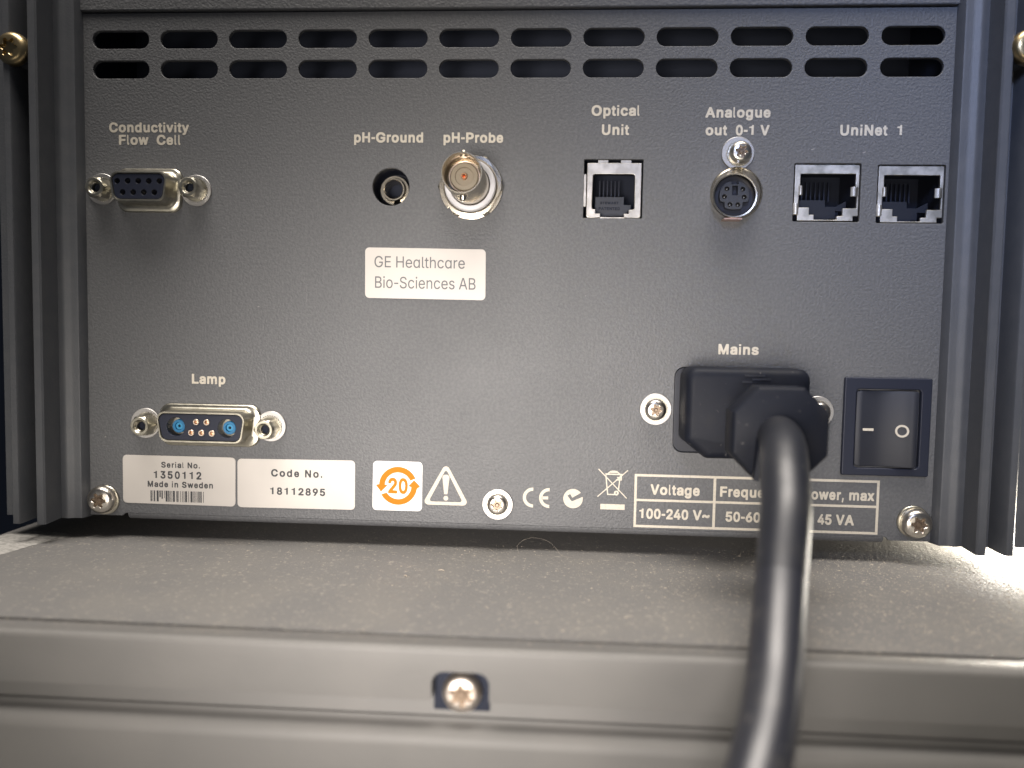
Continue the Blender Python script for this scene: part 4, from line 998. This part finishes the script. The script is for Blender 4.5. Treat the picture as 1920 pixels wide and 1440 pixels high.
# ================================================================ the lower cabinet
low = thing("lower_cabinet", "dusty grey cabinet whose flat top and front edge lie below the instrument", "cabinet", (0, 20, -60))
prof = [(-200, -5), (55.9, -5), (56.05, -5.06), (56.12, -5.6), (58.0, -5.12), (58.4, -5.02), (60.2, -5.0), (60.2, -9.0), (-198, -9.0)]
bm = bmesh.new()
loft_bm(bm, [[(-133.3, h, z) for h, z in prof], [(176.0, h, z) for h, z in prof]])
link("top_cover", from_bm(bm, M['cover'], 24), low)
lipo = [(-133.3, -14.6), (-6.55, -14.6), (-6.55, -9.35), (3.75, -9.35), (3.75, -14.6), (176.0, -14.6), (176.0, -5.0), (-133.3, -5.0)]
lipp = rpoly(lipo, [0, .15, 2.2, 2.2, .15, 0, 0, 0], 6)
bm = bmesh.new()
loft_bm(bm, [[(a, 60.25, c) for a, c in lipp], [(a, 62.3, c) for a, c in lipp]])
bm.edges.ensure_lookup_table()
sel = [e for e in bm.edges if all(v.co.y < -62.2 * S for v in e.verts) and all(v.co.z > -5.1 * S for v in e.verts)]
bmesh.ops.bevel(bm, geom=sel, offset=1.1 * S, segments=6, affect='EDGES', profile=0.5)
link("front_lip", from_bm(bm, M['front'], 40), low)
prof = [(59.2, -9.1), (59.2, -18.3), (59.4, -18.7), (59.9, -18.8), (60.1, -19.3), (60.5, -19.8), (61.1, -20.1), (61.7, -20.5), (62.3, -21.1), (62.7, -22.0), (62.8, -23.0), (62.8, -60), (-190, -60), (-190, -9.1)]
bm = bmesh.new()
loft_bm(bm, [[(-133.3, h, z) for h, z in prof], [(176.0, h, z) for h, z in prof]])
link("front_panel", from_bm(bm, M['front'], 30), low)
sc_ = link("screw", torx_head(3.6, 2.3, M['satin'], ph=2.4, rec=.5), low, (-1.25, 59.8, -13.7), "steel screw in the notch of the front lip")
link("drive_recess", recess(3.6, 2.3, ph=2.4, rec=.5), sc_, (-1.25, 59.8, -13.7))
link("screw_shank", lathe([(1.5, -1.1), (1.5, 0), (1.4, 0.1)], M['steel'], 20), sc_, (-1.25, 59.8, -13.7))
link("notch_shade", plate([rrect(-6.5, -17.6, 3.7, -9.15, .3, 3)], 59.25, 59.5, M['dark']), low)  # dark plate added behind the notch, painting its inner shade

# paler grainy patch with an irregular outline on the cover beside the left rail
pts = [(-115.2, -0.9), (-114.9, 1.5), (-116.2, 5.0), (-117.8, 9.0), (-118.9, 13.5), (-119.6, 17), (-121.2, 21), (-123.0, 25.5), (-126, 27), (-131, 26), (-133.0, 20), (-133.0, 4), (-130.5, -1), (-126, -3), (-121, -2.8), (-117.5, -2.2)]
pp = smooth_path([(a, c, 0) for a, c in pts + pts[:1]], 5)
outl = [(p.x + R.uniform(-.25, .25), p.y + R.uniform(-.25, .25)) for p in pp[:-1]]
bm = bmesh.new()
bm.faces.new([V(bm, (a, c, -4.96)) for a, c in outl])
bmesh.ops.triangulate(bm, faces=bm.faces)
link("pale_patch", from_bm(bm, M['pale_grain']), low)

# dust flecks lying on the cover: nobody could count them
bm = bmesh.new()
for i in range(9000):
    if i < 3000:
        a, c = R.uniform(-132, 133), R.uniform(-5, 60)
    else:
        a, c = 133 - abs(R.gauss(0, 55)), R.uniform(-8, 60)
        if a < -130:
            continue
    zt = -5.0 if c < 55.9 else -5.0
    if 55.9 <= c < 58.4:
        continue
    s_ = (0.035 if i < 3000 else 0.05) + 0.09 * R.random() ** 4
    l = s_ * R.choice((1, 1, 1.2, 2.2, 3.0))
    t = R.uniform(0, math.pi)
    d, e = (math.cos(t), math.sin(t)), (-math.sin(t), math.cos(t))
    q = [V(bm, (a + d[0] * u * l + e[0] * v * s_, c + d[1] * u * l + e[1] * v * s_, zt + .01)) for u, v in ((-1, -.6), (1, -.8), (.8, 1), (-.9, .7))]
    tp = V(bm, (a, c, zt + s_ * R.uniform(.5, 1.2)))
    for k in range(4):
        bm.faces.new((q[k], q[(k + 1) % 4], tp))
du = link("dust", from_bm(bm, M['dust']))
du["kind"] = "stuff"
du["label"] = "pale dust flecks on the lower cabinet's top"

# larger lint crumbs and one loose fibre
fib = link("lint_fibre", loft(sweep_rings(smooth_path([(6, 3, -4.9), (5.5, 1.5, -3.2), (7.5, 0.9, -1.6), (10.5, .9, -1.2), (13.5, 1.5, -1.9), (15.4, 2.2, -3.4), (16.8, 4, -4.6), (19.5, 5, -4.85)], 6), .012, 6), M['dust']), None, (0, 0, 0))
fib["label"] = "thin pale curved fibre caught under the panel's bottom edge"
fib["category"] = "fibre"
for a, c, l, w in ((-11.5, 19, .7, .2), (-19.0, 24, .35, .22)):
    rr_ = [(a - l, c - .1, -4.8), (a - l * .3, c + .15, -4.6), (a + l * .4, c, -4.7), (a + l, c + .25, -4.82)]
    o = link("lint_crumb", loft(sweep_rings(smooth_path(rr_, 4), w * .5, 7), M['dust']))
    o["label"] = "larger pale lint crumb on the cabinet top" if l > .5 else "smaller pale lint crumb on the cabinet top"
    o["category"] = "lint"

# dim wall behind
bm = bmesh.new()
box_bm(bm, -900, 900, -520, -500, -400, 900)
w_ = link("wall", from_bm(bm, M['wall']))
w_["kind"] = "structure"
